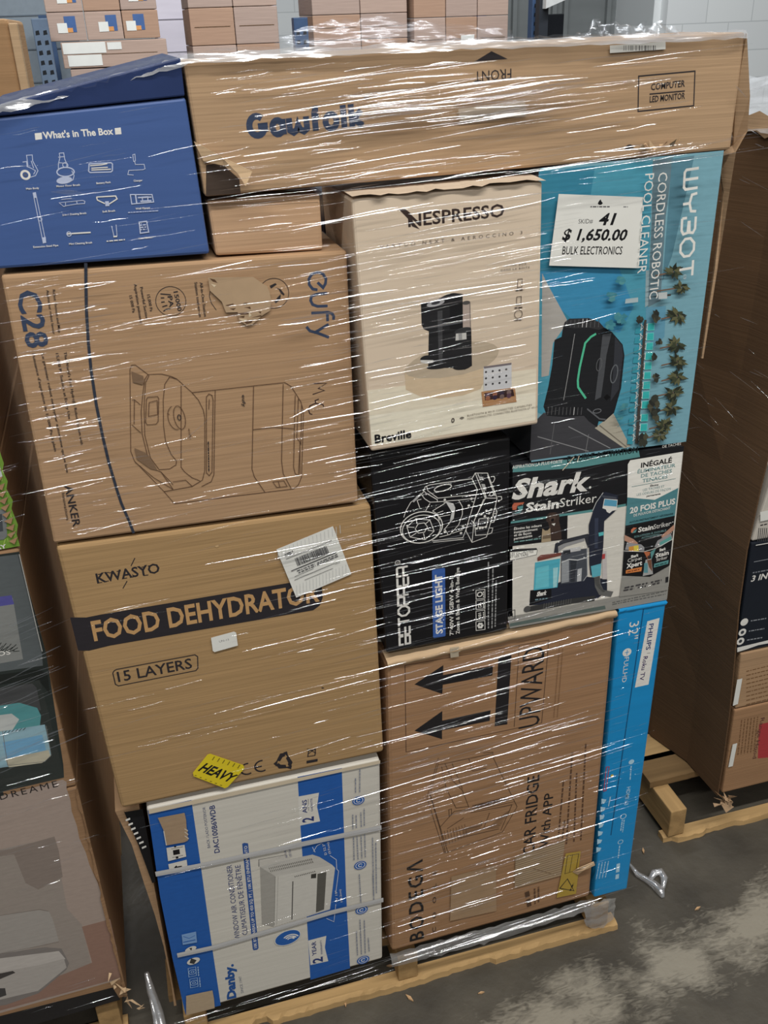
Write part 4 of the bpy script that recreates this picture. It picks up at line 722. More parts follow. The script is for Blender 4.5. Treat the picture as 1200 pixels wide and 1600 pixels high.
F.poly(z7((160, 228), (410, 180), (425, 250), (430, 330), (442, 345), (436, 365), (446, 380), (438, 400), (450, 420), (440, 440), (410, 456), (240, 486), (215, 350)), ink((164, 140, 114))); F.poly(z8((165, 506), (298, 478), (306, 520), (310, 568), (165, 605)), ink((178, 158, 132)))
F.line(z7((410, 330), (442, 350)), 1, WT); F.line(z7((412, 360), (445, 385)), 1, WT); F.line(z7((412, 395), (450, 425)), 1, WT); F.line(z7((215, 350), (240, 486)), 1.2, WT)
done(F)
STRAP = noisy('clear_strap', (186, 186, 186), 0.4, 0.06, (30, 30, 200))
for pts in ([(243, 1366), (312, 1353), (400, 1334), (472, 1319), (538, 1305), (596, 1293)], [(277, 1493), (332, 1481), (437, 1450), (517, 1426), (599, 1406)]):
    G = part(F, 'plastic_strap', 'whitish clear packing strap'); co = [aty(p[0], p[1], -0.0042) for p in pts]; hw = 0.0062
    v = []
    for p in co: v += [p + Vector((0, 0, hw)), p + Vector((0, -.0003, 0)), p - Vector((0, 0, hw))]
    for p in (co[0] + Vector((-.002, 0, 0)), co[-1] + Vector((.002, 0, 0))): pass
    G.mb.add(v, [[3 * i + k, 3 * i + 3 + k, 3 * i + 4 + k, 3 * i + 1 + k] for i in range(len(co) - 1) for k in (0, 1)], STRAP); pdone(G)
G = part(F, 'top_tape', 'shiny tape along the top edge'); G.poly([(232, 1265), (594, 1188), (594, 1193), (233, 1272)], TAPE); pdone(G)

# ---- carton showing behind the air conditioner carton
mb = MB(); root = empty('bulging_carton', aty(230, 1420, 0.12), 'brown and black carton bulging out behind the side of the air conditioner carton', 'carton')
ed = [(180, 1268, 0.03), (206, 1320, .03), (225, 1380, .03), (242, 1430, .03), (256, 1480, .03), (268, 1540, .03), (272, 1572, .03)]
lf = [aty(*e) for e in ed]; rt = [Vector((aty(229 + 59 * (e[1] - 1264) / 323, e[1], 0).x - 0.014, a.y, a.z)) for e, a in zip(ed, lf)]; v = []
for a, b in zip(lf, rt): v += [a, b, b + Vector((0, .35, 0)), a + Vector((-.0, .35, 0))]
m1 = CB; fs = [[4 * i + k, 4 * i + (k + 1) % 4, 4 * i + 4 + (k + 1) % 4, 4 * i + 4 + k] for i in range(6) for k in range(4)] + [[3, 2, 1, 0], [24, 25, 26, 27]]
mb.add(v, fs, m1); mb.build('body', root)
mb = MB(); q = [aty(194, 1269, .024), aty(223, 1264, .024), aty(243, 1378, .024), aty(238, 1380, .024), aty(216, 1320, .024)]
mb.add(q + [p + Vector((0, .004, 0)) for p in q], [[4, 3, 2, 1, 0], [0, 5, 9, 4], [4, 9, 8, 3]], noisy('black_print_panel', BLACK, 0.4))
for k in range(7):
    p = aty(200 + k * 4.2, 1281 + k * 7.2, 0.0225); mb.add([p + Vector((-.004, 0, -.0025)), p + Vector((.004, 0, -.0005)), p + Vector((.004, 0, .004)), p + Vector((-.004, 0, .002))], [[0, 1, 2, 3]], W)
mb.build('printed_panel', root, 'black panel with a row of white marks')

# ---- car fridge carton
F = carton('car_fridge_carton', 'big brown carton with two black arrows and UPWARD printed sideways', 'carton', [(604, 1038), (962, 960), (922, 1401), (612, 1488)], 0.0, 0.5, CD, 0.008)
zA = Z(620, 1000, 4.286); zB = Z(640, 1160, 4); zC = Z(620, 1300, 3.75); AB = ink((36, 34, 36))
F.line(zA((55, 170), (1018, 0), (970, 555), (62, 750)), 1.1, LINE, closed=True); F.line(zA((820, 36), (786, 582)), 1.1, LINE)
F.poly(zA((118, 297), (312, 168), (310, 235), (645, 172), (640, 238), (308, 300), (305, 362)), AB); F.poly(zA((118, 608), (305, 475), (304, 540), (628, 470), (622, 542), (303, 605), (303, 664)), AB); F.poly(zA((680, 122), (768, 100), (740, 565), (655, 578)), AB)
F.text('UPWARD', zA((954, 568)), zA((992, 36)), 33, AB, 0.0)
F.text('CAR FRIDGE', zB((778, 692)), zB((812, 200)), 18, AB, 0.01); F.text('With APP', zB((864, 652)), zB((900, 310)), 14, AB, 0.01)
for i, (a, b) in enumerate((((935, 600), (967, 238)), ((985, 635), (1022, 60)), ((1032, 620), (1050, 190)), ((1075, 610), (1107, 0)), ((960, 600), (975, 480)))): F.greek(zB(a), zB(b), 3.4, ink((96, 70, 52)))
for p in ([(180, 96), (108, 345), (218, 692)], [(180, 130), (128, 320), (240, 690)], [(520, 90), (672, 402)], [(672, 402), (580, 560), (222, 692)], [(180, 140), (520, 70)], [(220, 130), (270, 240), (330, 300), (380, 430)], [(200, 150), (230, 290), (290, 410), (370, 400)], [(370, 100), (395, 180), (480, 160)], [(385, 430), (655, 370)], [(265, 130), (330, 290)], [(190, 530), (280, 430), (370, 420)], [(235, 540), (340, 470)],
          [(245, 420), (262, 415), (262, 455), (248, 462), (245, 420)], [(380, 440), (640, 390), (570, 550)], [(500, 440), (460, 545)], [(300, 600), (560, 540)], [(270, 560), (450, 520), (450, 490)], [(130, 320), (225, 270)], [(460, 66), (520, 60), (520, 90)], [(128, 330), (190, 540), (225, 690)]): F.line([zB(q) for q in p], .9, ink((84, 62, 46)))
for i in range(9): F.line([zB((200 + i * 18, 560 - i * 6)), zB((215 + i * 18, 650 - i * 8))], .7, ink((110, 84, 62)))
for i in range(12): F.line([zB((340 + i * 9, 535 - i * 2)), zB((342 + i * 9, 580 - i * 3))], .7, ink((112, 86, 64)))
for i in range(10): F.line([zB((480 + i * 12, 540 - i * 10)), zB((560 + i * 8, 530 - i * 12))], .7, ink((112, 86, 64)))
F.line(zB((395, 395), (610, 340), (615, 362), (392, 415)), .9, LINE, closed=True); F.text('BODEGA', zB((605, 345)), zB((405, 395)), 3.6, AB, 0.02)
F.text('BODEGΛ', zC((158, 622)), zC((150, 158)), 22, AB, 0.012, space=1.25); F.text('COOLE', zC((229, 585)), zC((232, 226)), 5.4, AB, 0, space=3.0)
F.greek(zC((790, 430)), zC((775, 345)), 9, ink((84, 62, 46))); F.greek(zC((815, 420)), zC((812, 330)), 3, ink((96, 70, 52))); F.greek(zC((835, 410)), zC((835, 320)), 3, ink((96, 70, 52)))
for x in (1072, 1095): F.line(zA((x + 20, 20), (x - 20, 520)), .6, ink((128, 94, 66)))
done(F)
G = part(F, 'top_lip', 'pale bulging upper fold'); mb = MB(); v = []; rr = random.Random(8); nn = 24
for i in range(nn + 1):
    t = i / nn; p = aty(604 + 358 * t, 1034 - 79 * t, 0.0); wv = rr.uniform(-.0015, .0015)
    v += [p + Vector((0, -.001, -.013 + wv)), p + Vector((0, -.008 + wv, -.004)), p + Vector((0, -.005, .003 + wv)), p + Vector((0, .03, .004))]
mb.add(v, [[4 * i + k, 4 * i + 4 + k, 4 * i + 5 + k, 4 * i + 1 + k] for i in range(nn) for k in range(3)], CL, True); mb.build('top_lip', F.root, 'pale bulging upper fold')
SLV = noisy('striped_sleeve', (172, 150, 122), 0.35); SLD = ink((124, 100, 76))
G = part(F, 'striped_label', 'greyish label with fine ribs'); G.poly(zC((696, 146), (986, 50), (962, 255), (690, 330)), SLV)
for i in range(15): t = i / 15; G.line([zC((696 - 6 * t, 150 + 180 * t)), zC((985 - 24 * t, 56 + 200 * t))], 1.0, SLD)
G.line(zC((800, 215), (905, 245)), 1, SLD); pdone(G)
G = part(F, 'faded_label', 'second greyish label behind the wrap'); G.poly(zC((320, 262), (580, 192), (584, 462), (312, 522)), noisy('faded_sleeve', (164, 136, 106), 0.4)); pdone(G)
G = part(F, 'caution_label', 'yellow caution label with a triangle'); G.poly(zC((990, 126), (1078, 112), (1050, 362), (936, 386)), noisy('mustard_label', (178, 150, 66), 0.45)); G.line(zC((955, 330), (1000, 275), (1038, 345), (955, 330)), 1.5, AB); G.greek(zC((1020, 345)), zC((1040, 300)), 3, AB); G.line(zC((1000, 140), (1066, 128), (1050, 225), (985, 245)), .8, AB, closed=True); G.line(zC((1030, 132), (1012, 238)), .7, AB); pdone(G)
mb = MB(); t = [aty(895, 1363, -.004), aty(902, 1358, -.012), aty(928, 1347, -.015), aty(930, 1352, -.016), aty(912, 1360, -.014), aty(903, 1367, -.006)]
mb.add(t + [p + Vector((0, .002, 0)) for p in t], [[5, 4, 3, 2, 1, 0], [6, 7, 8, 9, 10, 11]] + [[i, (i + 1) % 6, (i + 1) % 6 + 6, i + 6] for i in range(6)], CL); mb.build('peeled_strip', F.root, 'peeled strip of pale board')
mb = MB(); mb.add([aty(703, 1015, -.009), aty(716, 1012, -.009), aty(717, 1026, -.004), aty(704, 1028, -.004)], [[3, 2, 1, 0]], TAPE); mb.build('packing_tape', F.root)

# ---- television carton
F = carton('television_carton', 'tall narrow bright blue television carton standing on end at the corner of the load', 'carton', [(967, 955), (1041, 942), (980, 1389), (928, 1403)], -0.002, 0.6, noisy('bright_blue_board', (30, 142, 204), 0.35, 0.05, (5, 5, 50), 0.06, (4, 4, 60)))
z = Z(920, 930, 3.333); LBW = ink((176, 214, 234))
F.line(z((285, 70), (200, 650), (150, 1000), (115, 1250)), 1.6, ink((18, 84, 130))); F.poly(z((305, 136), (369, 118), (311, 465), (240, 481)), W)
F.text('PHILIPS', z((315, 150)), z((297, 287)), 7, ink((40, 56, 110)), 0.02); F.line(z((302, 303), (320, 300)), .7, GR); F.text('Roku TV', z((286, 320)), z((264, 446)), 6.6, ink((60, 48, 96)), 0.015)
F.text('32"', z((213, 143)), z((205, 236)), 15, W, 0.0); F.circ(z((199, 298)), 6.6, W); F.line(z((188, 300), (210, 296)), 1, ink((30, 142, 204))); F.line(z((201, 285), (198, 312)), 1, ink((30, 142, 204))); F.text('FULLHD', z((186, 325)), z((172, 456)), 7.2, W, 0.0)
F.circ(z((222, 868)), 4, LBW); F.greek(z((218, 890)), z((212, 965)), 2.2, LBW); F.text('HDMI x3', z((199, 1000)), z((185, 1095)), 6, LBW, 0.01); F.circ(z((180, 1152)), 4, LBW, ring=1.2); F.greek(z((172, 1170)), z((163, 1230)), 2.2, LBW); F.greek(z((182, 1170)), z((173, 1235)), 2, LBW); F.circ(z((165, 1285)), 3.5, LBW, ring=1); F.greek(z((158, 1305)), z((150, 1370)), 2.2, LBW); F.greek(z((145, 1400)), z((138, 1480)), 7, LBW)
F.line(z((92, 895), (106, 893), (90, 1018), (78, 1021)), 1.1, ink((176, 60, 70)), closed=True); F.circ(z((121, 940)), 2.2, ink((210, 180, 60)))
for i, y in enumerate(range(1060, 1340, 42)): F.poly(z((66 - i * 4.4, y), (92 - i * 4.4, y + 4), (84 - i * 4.4, y + 20), (66 - i * 4.4, y + 28)), LBW)
for i in range(4): F.greek(z((52 + i * 16, 1395 - i * 3)), z((36 + i * 16, 1480 - i * 3)), 1.8, LBW); F.greek(z((110 + 0 * i, 1050 + i * 3)), z((100, 1100)), 1.6, LBW)
done(F)
G = part(F, 'end_flap', 'folded blue end flap'); mb = MB(); v = []; nn = 12
for i in range(nn + 1):
    t = i / nn; p = aty(966 + 75 * t, 952 - 13 * t, -.002); w = random.Random(i).uniform(-.0012, .0012); v += [p + Vector((0, -.001, -.008)), p + Vector((0, -.005 + w, 0)), p + Vector((0, .03, .004 + w))]
mb.add(v, [[3 * i + k, 3 * i + 3 + k, 3 * i + 4 + k, 3 * i + 1 + k] for i in range(nn) for k in (0, 1)], noisy('bright_blue_board', (0, 0, 0)), True); mb.build('end_flap', F.root)

# ================================================================== load at the left, cut by the frame
def px_carton(name, label, quad, y, depth, m, F_only=False, group=None): return carton(name, label, 'carton', quad, y, depth, m, 0.004, group)
YL = 0.064; xR = -0.22
def left_quad(ztop, zbot, xr=xR, xl=-0.95):
    return [tuple(proj((xl, YL, ztop))), tuple(proj((xr, YL, ztop))), tuple(proj((xr, YL, zbot))), tuple(proj((xl, YL, zbot)))]
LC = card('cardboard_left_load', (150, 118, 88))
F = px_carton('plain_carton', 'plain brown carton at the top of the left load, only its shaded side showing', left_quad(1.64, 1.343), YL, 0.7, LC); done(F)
G = part(F, 'flap_seam'); G.line([tuple(proj((-0.9, YL, 1.5))), tuple(proj((-0.24, YL, 1.5)))], 1.2, CDARK); pdone(G)
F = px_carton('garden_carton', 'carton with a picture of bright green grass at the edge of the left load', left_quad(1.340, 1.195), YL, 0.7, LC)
F.poly([(-120, 712), (-2, 700), (6, 724), (4, 735), (12, 752), (10, 764), (20, 782), (18, 795), (28, 820), (26, 834), (31, 853), (-90, 876)], ink((118, 156, 62)))
rr = random.Random(6)
for i in range(60):
    x, y = rr.uniform(-30, 24), rr.uniform(735, 855)
    if x < (y - 725) * 0.22: F.line([(x, y), (x + rr.uniform(-3, 3), y - rr.uniform(6, 14))], 1.2, ink(((92, 132, 44), (150, 182, 84), (176, 200, 104))[i % 3]))
F.poly([(-60, 730), (-2, 722), (4, 745), (-60, 760)], ink((206, 214, 210))); F.poly([(-60, 805), (4, 796), (10, 800), (11, 838), (6, 843), (-60, 850)], ink((120, 124, 124))); F.poly([(-60, 812), (3, 803), (5, 830), (-60, 840)], ink((74, 78, 82)))
F.text('PLAY', (-20, 862), (11, 856), 6, W, .03); done(F)
G = part(F, 'torn_edge', 'ragged brown edge'); mb = MB(); rr = random.Random(1)
for i in range(12):
    zc = 1.335 - i * 0.0115; mb.add([(xR - .012, YL - .0025, zc), (xR + .002, YL - .001, zc + .004), (xR - rr.uniform(.002, .008), YL - .004, zc - .006)], [[0, 1, 2]], LC)
mb.build('torn_edge', F.root)
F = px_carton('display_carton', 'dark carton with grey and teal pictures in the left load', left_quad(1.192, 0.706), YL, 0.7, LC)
def left_art(F, zt, zb, m):                                            # the printed face runs on to the far end of the carton
    F.poly([tuple(proj((x, YL, zc))) for x, zc in ((-.944, zt - .006), (-.34, zt - .006), (-.34, zb + .006), (-.944, zb + .006))], m)
left_art(F, 1.192, .706, ink((46, 52, 50)))
F.poly([(-200, 895), (30, 862), (36, 890), (72, 1020), (99, 1195), (100, 1215), (-160, 1275)], ink((46, 52, 50)))
F.poly([(-200, 895), (28, 866), (65, 1015), (67, 1040), (-180, 1075)], ink((92, 98, 100))); F.poly([(-120, 950), (20, 934), (36, 1030), (-100, 1055)], ink((132, 134, 132))); F.poly([(-100, 945), (18, 930), (22, 944), (-100, 962)], ink((86, 84, 150)))
F.text('VIDEOS', (-40, 1032), (17, 1022), 7, W, .01)
for k in range(12): F.line([(-6 + k * 2.4, 1016 + (k % 3)), (2 + k * 2.6, 1004 + (k * 5) % 14)], 1.2, ink((40, 44, 42)))
F.poly([(-180, 1078), (60, 1046), (74, 1052), (78, 1085), (60, 1062), (-180, 1092)], ink((34, 38, 36))); F.poly([(-60, 1085), (50, 1068), (57, 1074), (64, 1110), (-50, 1130)], ink((70, 72, 74)))
F.poly([(-60, 1112), (30, 1098), (58, 1106), (64, 1118), (62, 1138), (-50, 1150)], ink((86, 152, 156))); F.poly([(-60, 1125), (18, 1115), (30, 1124), (20, 1140), (-50, 1150)], ink((196, 200, 198))); F.poly([(-40, 1150), (70, 1132), (80, 1180), (70, 1190), (-30, 1204)], ink((150, 186, 200))); F.poly([(4, 1160), (66, 1148), (72, 1172), (10, 1186)], ink((118, 172, 208))); F.poly([(8, 1186), (76, 1172), (79, 1182), (66, 1192), (14, 1199)], ink((196, 190, 168))); F.line([(4, 1142), (12, 1196), (70, 1190), (80, 1180), (72, 1134)], 1.0, ink((120, 122, 118)))
for k in range(6): F.line([(6 + k * 6, 1146 - k), (10 + k * 6, 1142 - k)], 1.2, ink((30, 34, 34)))
done(F)
G = part(F, 'side_tape', 'pale edge tape'); G.line([(30, 866), (66, 1018)], 1.5, ink((170, 170, 166))); pdone(G)
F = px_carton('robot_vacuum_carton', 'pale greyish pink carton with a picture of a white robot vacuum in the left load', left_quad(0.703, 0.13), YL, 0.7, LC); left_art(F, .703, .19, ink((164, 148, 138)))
F.poly([(-150, 1285), (98, 1218), (104, 1222), (104, 1232), (110, 1250), (112, 1268), (120, 1290), (124, 1310), (134, 1332), (140, 1352), (152, 1378), (160, 1400), (170, 1440), (182, 1480), (186, 1508), (188, 1530), (-60, 1600), (-150, 1500)], ink((164, 148, 138)))
F.poly([(-150, 1360), (80, 1310), (90, 1340), (105, 1420), (128, 1445), (143, 1508), (-50, 1600), (-150, 1500)], ink((152, 142, 134))); F.poly([(128, 1448), (158, 1440), (172, 1436), (186, 1500), (188, 1528), (-40, 1590), (-40, 1572), (100, 1522), (144, 1504)], ink((146, 116, 102)))
F.poly([(-150, 1345), (15, 1327), (85, 1307), (92, 1330), (98, 1370), (60, 1390), (40, 1380), (22, 1335), (-150, 1360)], ink((136, 124, 116)))
F.poly([(-150, 1452), (60, 1422), (76, 1424), (82, 1435), (92, 1470), (-100, 1520)], ink((160, 154, 148))); F.line([(-100, 1446), (62, 1421), (76, 1424)], 1.0, ink((120, 112, 104))); F.line([(-100, 1510), (92, 1472)], .9, ink((120, 112, 104)))
F.poly([(-100, 1505), (70, 1480), (96, 1482), (108, 1505), (104, 1515), (60, 1552), (10, 1570), (-60, 1580)], ink((128, 122, 118))); F.poly([(-100, 1510), (60, 1490), (92, 1486), (102, 1498), (60, 1530), (0, 1552), (-80, 1560)], ink((186, 180, 174))); F.poly([(-60, 1530), (60, 1508), (100, 1498), (104, 1512), (60, 1548), (0, 1562)], ink((172, 166, 160)))
F.poly([(-20, 1525), (20, 1517), (24, 1520), (0, 1530)], ink((70, 66, 64))); F.poly([(-30, 1545), (8, 1544), (10, 1555), (-10, 1562)], ink((70, 68, 68))); F.line([(60, 1548), (104, 1514)], .9, ink((130, 124, 120)))
F.poly([(-80, 1608), (176, 1543), (188, 1562), (-80, 1640)], ink((40, 38, 38)))
F.text('DREAME', (1, 1250), (91, 1229), 10, ink((46, 42, 42)), 0.0, space=1.3)
done(F)
mb = MB(); rr = random.Random(12)
for i in range(10):
    c = aty(176 + i * 4.5, 1520 + i * 5.5, YL - .006); q = [c + Vector((rr.uniform(-.014, .014), rr.uniform(-.016, .0), rr.uniform(-.018, .018))) for _ in range(4)]; mb.add(q, [[0, 1, 2], [0, 2, 3]], CL)
mb.build('crushed_corner', F.root, 'crushed torn lower corner of bare board')
mb = MB(); zz = 0.70; pts = []; rr = random.Random(13)
for i in range(40):
    zc = 0.70 - i * .0145; pts += [(xR - .001 - rr.uniform(0, .005), YL - .0035, zc), (xR + .001, YL - .0005, zc)]
mb.add(pts, [[2 * i, 2 * i + 1, 2 * i + 3, 2 * i + 2] for i in range(39)], LC); mb.build('torn_edge', F.root, 'ragged torn edge of bare board')

# ================================================================== load at the right
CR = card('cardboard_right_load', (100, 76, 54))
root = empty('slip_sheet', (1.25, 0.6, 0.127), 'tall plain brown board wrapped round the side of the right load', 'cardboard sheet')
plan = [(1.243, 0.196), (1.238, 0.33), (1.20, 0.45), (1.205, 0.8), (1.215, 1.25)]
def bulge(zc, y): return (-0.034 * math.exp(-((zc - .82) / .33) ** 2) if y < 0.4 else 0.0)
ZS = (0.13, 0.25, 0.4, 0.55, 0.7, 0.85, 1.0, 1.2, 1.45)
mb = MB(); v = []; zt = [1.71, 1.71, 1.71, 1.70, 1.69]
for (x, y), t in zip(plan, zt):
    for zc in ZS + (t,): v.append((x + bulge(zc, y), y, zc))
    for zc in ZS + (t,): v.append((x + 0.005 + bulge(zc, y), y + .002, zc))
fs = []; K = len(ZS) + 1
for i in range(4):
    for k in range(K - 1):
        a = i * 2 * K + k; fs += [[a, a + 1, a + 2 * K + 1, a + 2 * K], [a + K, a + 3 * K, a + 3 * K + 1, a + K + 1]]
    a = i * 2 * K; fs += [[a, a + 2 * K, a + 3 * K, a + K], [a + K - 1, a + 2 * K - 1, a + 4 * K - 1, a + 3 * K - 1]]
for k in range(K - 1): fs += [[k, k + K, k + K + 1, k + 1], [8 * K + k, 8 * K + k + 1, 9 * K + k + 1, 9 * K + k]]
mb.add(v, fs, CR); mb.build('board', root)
mb = MB(); rr = random.Random(15); tops = [(x, y, t) for (x, y), t in zip(plan, zt)]; v = []
for i in range(24):
    t = i / 23 * 3.999; k = int(t); f = t - k; a, b = tops[k], tops[k + 1]; x = a[0] + (b[0] - a[0]) * f; y = a[1] + (b[1] - a[1]) * f; zc = a[2] - .003
    v += [(x - .006, y, zc - .03 + rr.uniform(-.01, .01)), (x - .004, y, zc + rr.uniform(0.002, .015))]
mb.add(v, [[2 * i, 2 * i + 2, 2 * i + 3, 2 * i + 1] for i in range(23)], CA); mb.build('frayed_top', root, 'frayed upper edge')
mb = MB(); rr = random.Random(16)
for i in range(9):
    c = Vector((1.24 + i * .004, .185 + rr.uniform(-.01, .01), .122 + rr.uniform(-.012, .02))); q = [c + Vector((rr.uniform(-.02, .02), rr.uniform(-.02, .012), rr.uniform(-.012, .012))) for _ in range(4)]; mb.add(q, [[0, 1, 2], [0, 2, 3]], CA)
mb.build('crushed_corner', root, 'crushed lower corner')
YR = 0.2
def right_carton(name, label, zt, zb, m, xl=(1.25, 1.25), xr=1.75, depth=.6):
    q = [tuple(proj((xl[0], YR, zt))), tuple(proj((xr, YR, zt))), tuple(proj((xr, YR, zb))), tuple(proj((xl[1], YR, zb)))]
    return carton(name, label, 'carton', q, YR, depth, m, 0.004)
F = right_carton('range_hood_carton', 'brown carton with a red print at the bottom of the right load', 0.398, 0.13, CD, (1.254, 1.260))
F.poly([(1186, 1132), (1240, 1120), (1240, 1180), (1184, 1185)], ink((176, 62, 66))); F.text('Range Hood', (1189, 1122), (1176, 1186), 6, ink((96, 60, 52)), .01)
for i in range(6): F.greek((1158 + i * 5, 1125 - i), (1152 + i * 5, 1180 - i), 2.4, ink((120, 88, 60)))
done(F); G = part(F, 'edge_label', 'white strip label'); G.poly([(1145, 1163), (1152, 1161), (1145, 1197), (1138, 1199)], PAPER); pdone(G)
F = right_carton('striped_carton', 'brown carton with fine print in the middle of the right load', 0.566, 0.402, CB, (1.244, 1.254))
for i in range(9): F.greek((1166, 1050 + i * 6.5 - 0), (1206, 1040 + i * 6.5), 2.2, ink((128, 96, 66)))
done(F); G = part(F, 'edge_label', 'white strip label'); G.poly([(1152, 1062), (1160, 1060), (1153, 1100), (1145, 1103)], PAPER); pdone(G)
F = right_carton('appliance_carton', 'dark navy carton reading 3 IN 1 at the edge of the right load', 0.865, 0.570, noisy('dark_navy_board', (30, 35, 44), 0.4), (1.222, 1.232))
F.poly([(1152, 1012), (1260, 986), (1260, 994), (1185, 1008), (1165, 1015), (1152, 1019)], W); F.text('3 IN 1', (1173, 909), (1208, 902), 9, W, .02, shear=.15); F.greek((1176, 896), (1220, 888), 2.4, ink((130, 134, 140))); F.line([(1178, 878), (1230, 868)], .9, ink((150, 154, 160)))
for q in ((1163, 972), (1160, 988), (1157, 1002)): F.circ(q, 5.6, W); F.greek((q[0] + 10, q[1] - 1), (q[0] + 34, q[1] - 5), 2, ink((150, 154, 160)))
for q in ((1160, 988), (1157, 1002)): F.circ(q, 2.6, ink((60, 64, 70)))
done(F); G = part(F, 'edge_tape', 'white worn edge'); G.line([(1181, 852), (1222, 845)], 1.2, PAPER); pdone(G)
F = right_carton('white_label_carton', 'pale carton with a barcode in the upper part of the right load', 1.04, 0.869, noisy('pale_carton', (196, 190, 180), 0.5), (1.25, 1.222))
for i in range(8): F.line([(1186 + i * 3, 825), (1184 + i * 3, 846)], 1.2, ink((70, 70, 72)))
F.greek((1188, 822), (1230, 813), 2.4, INK); done(F); G = part(F, 'barcode_label', 'white barcode label'); G.poly([(1188, 800), (1230, 791), (1230, 806), (1188, 815)], PAPER); pdone(G)

# ================================================================== background: rack with wrapped stacks of cartons
root = empty('pallet_rack', (0.6, 5.4, 0), 'steel pallet rack with perforated blue grey posts carrying the carton stacks at the back', 'rack')
POST = noisy('rack_post_blue', (62, 84, 116), 0.5, 0.08); HOLE = noisy('post_hole', (22, 26, 32), 0.7)
def post(x, y, h, m, w=0.085):
    mb = MB(); mb.box((x - w / 2, y, 0), (x + w / 2, y + .07, h), m, .004)
    for i in range(int((h - 1.4) / .05)):
        for s in (-1, 1):
            zc = 1.4 + i * .05 + (s > 0) * 0.0; mb.add([(x + s * w * .24 - .011, y - .0012, zc - .012), (x + s * w * .24 + .011, y - .0012, zc - .009), (x + s * w * .24 + .009, y - .0012, zc + .012), (x + s * w * .24 - .009, y - .0012, zc + .009)], [[0, 1, 2, 3]], HOLE)
    mb.build('upright', root)
post(-0.235, 4.85, 1.97, noisy('rack_post_grey', (96, 112, 132), 0.5, .08)); post(1.228, 4.85, 1.93, POST); post(2.74, 4.85, 2.3, POST)
for y in (4.86, 5.75):
    mb = MB(); mb.box((-1.3, y + .08, 1.28), (2.8, y + .13, 1.40), noisy('rack_beam_orange', (176, 96, 50), .5)); mb.build('beam', root)
mb = MB(); mb.box((-1.3, 4.95, 1.40), (2.8, 5.9, 1.415), DARKM); mb.build('shelf_deck', root)
for (x, y) in ((-.235, 5.85), (1.228, 5.85), (2.74, 5.85)):
    mb = MB(); mb.box((x - .04, y, 0), (x + .04, y + .07, 2.0), POST); mb.build('upright', root)
BC = [card('far_cardboard_a', (172, 150, 138)), card('far_cardboard_b', (178, 154, 140)), card('far_cardboard_c', (172, 140, 118))]
TP = noisy('far_blue_label', (70, 100, 150), .5)
proto = {}
def far_carton(x0, z0, w, h, y, label, group, m, tape=False, sticker=0, d=0.42):
    root = empty('stacked_carton', (x0 + w / 2, y + d / 2, z0), label, 'carton', group)
    mb = MB(); mb.box((x0 + .002, y, z0), (x0 + w - .002, y + d, z0 + h - .003), m, .004); mb.build('body', root)
    mb = MB(); mb.add([(x0 + w * .1, y - .0015, z0 + h * .48), (x0 + w * .9, y - .0015, z0 + h * .48), (x0 + w * .9, y - .0015, z0 + h * .5), (x0 + w * .1, y - .0015, z0 + h * .5)], [[0, 1, 2, 3]], CDARK)
    if sticker: 
        q = x0 + w * (.3, .45, .55)[sticker % 3]; mb = MB(); mb.add([(q, y - .0015, z0 + h * .3), (q + w * .3, y - .0015, z0 + h * .3), (q + w * .3, y - .0015, z0 + h * .85), (q, y - .0015, z0 + h * .85)], [[0, 1, 2, 3]], TP)
        mb.add([(q - w * .2, y - .002, z0 + h * .28), (q + w * .06, y - .002, z0 + h * .28), (q + w * .06, y - .002, z0 + h * .62), (q - w * .2, y - .002, z0 + h * .62)], [[0, 1, 2, 3]], PAPER)
        mb.add([(q + w * .06, y - .0022, z0 + h * .3), (q + w * .2, y - .0022, z0 + h * .3), (q + w * .2, y - .0022, z0 + h * .45), (q + w * .06, y - .0022, z0 + h * .45)], [[0, 1, 2, 3]], noisy('far_orange_label', (214, 150, 90), .5))
        mb.build('blue_and_white_label', root, 'blue and white label')
    else: mb.build('tape_seam', root)
    return root
rr = random.Random(21); ROW = ('bottom row', 'lower row', 'middle row', 'upper row', 'top row')
def stack(x0, x1, zs, n, y, what, stick=(), mats=BC, skip=()):
    w = (x1 - x0) / n; order = ('left', 'middle', 'right') if n == 3 else ('left', 'right')
    for r_, (za, zb) in enumerate(zip(zs[:-1], zs[1:])):
        for c in range(n):
            if (r_, c) in skip: continue
            lab = '%s carton in the %s of %s' % (order[c] if n > 1 else 'wide', ROW[r_ + (5 - len(zs) + 1 if False else 0)], what)
            far_carton(x0 + c * w, za, w, zb - za, y, lab, None, mats[(r_ + c) % len(mats)], sticker=(1 + c + r_) if (r_, c) in stick else 0)
stack(-0.20, 0.42, (1.416, 1.56, 1.70, 1.852, 2.0, 2.15), 3, 5.0, 'the carton stack with blue labels at the back', ((3, 0), (3, 1), (3, 2), (4, 0), (4, 2)), skip=tuple((a, b) for a in (0, 1, 2) for b in (0, 1, 2)))
far_carton(-0.15, 1.71, .60, .139, 5.0, 'wide carton with white papers under the blue labelled cartons at the back', None, BC[1]); far_carton(-0.12, 1.56, .56, .147, 5.0, 'wide plain carton under the one with white papers at the back', None, BC[0]); far_carton(-0.12, 1.416, .56, .141, 5.0, 'wide plain carton at the foot of the blue labelled stack', None, BC[2])
mb = MB()
for (a, b, c, d) in ((-.14, .10, 1.785, 1.842), (-.12, .07, 1.72, 1.778), (.11, .19, 1.80, 1.838)): mb.add([(a, 4.9975, c), (b, 4.9975, c), (b, 4.9975, d), (a, 4.9975, d)], [[0, 1, 2, 3]], PAPER)
pr = [o for o in bpy.data.objects if o.get('label', '').startswith('wide carton with white papers')][0]; mb.build('paper_labels', pr, 'white papers taped on')
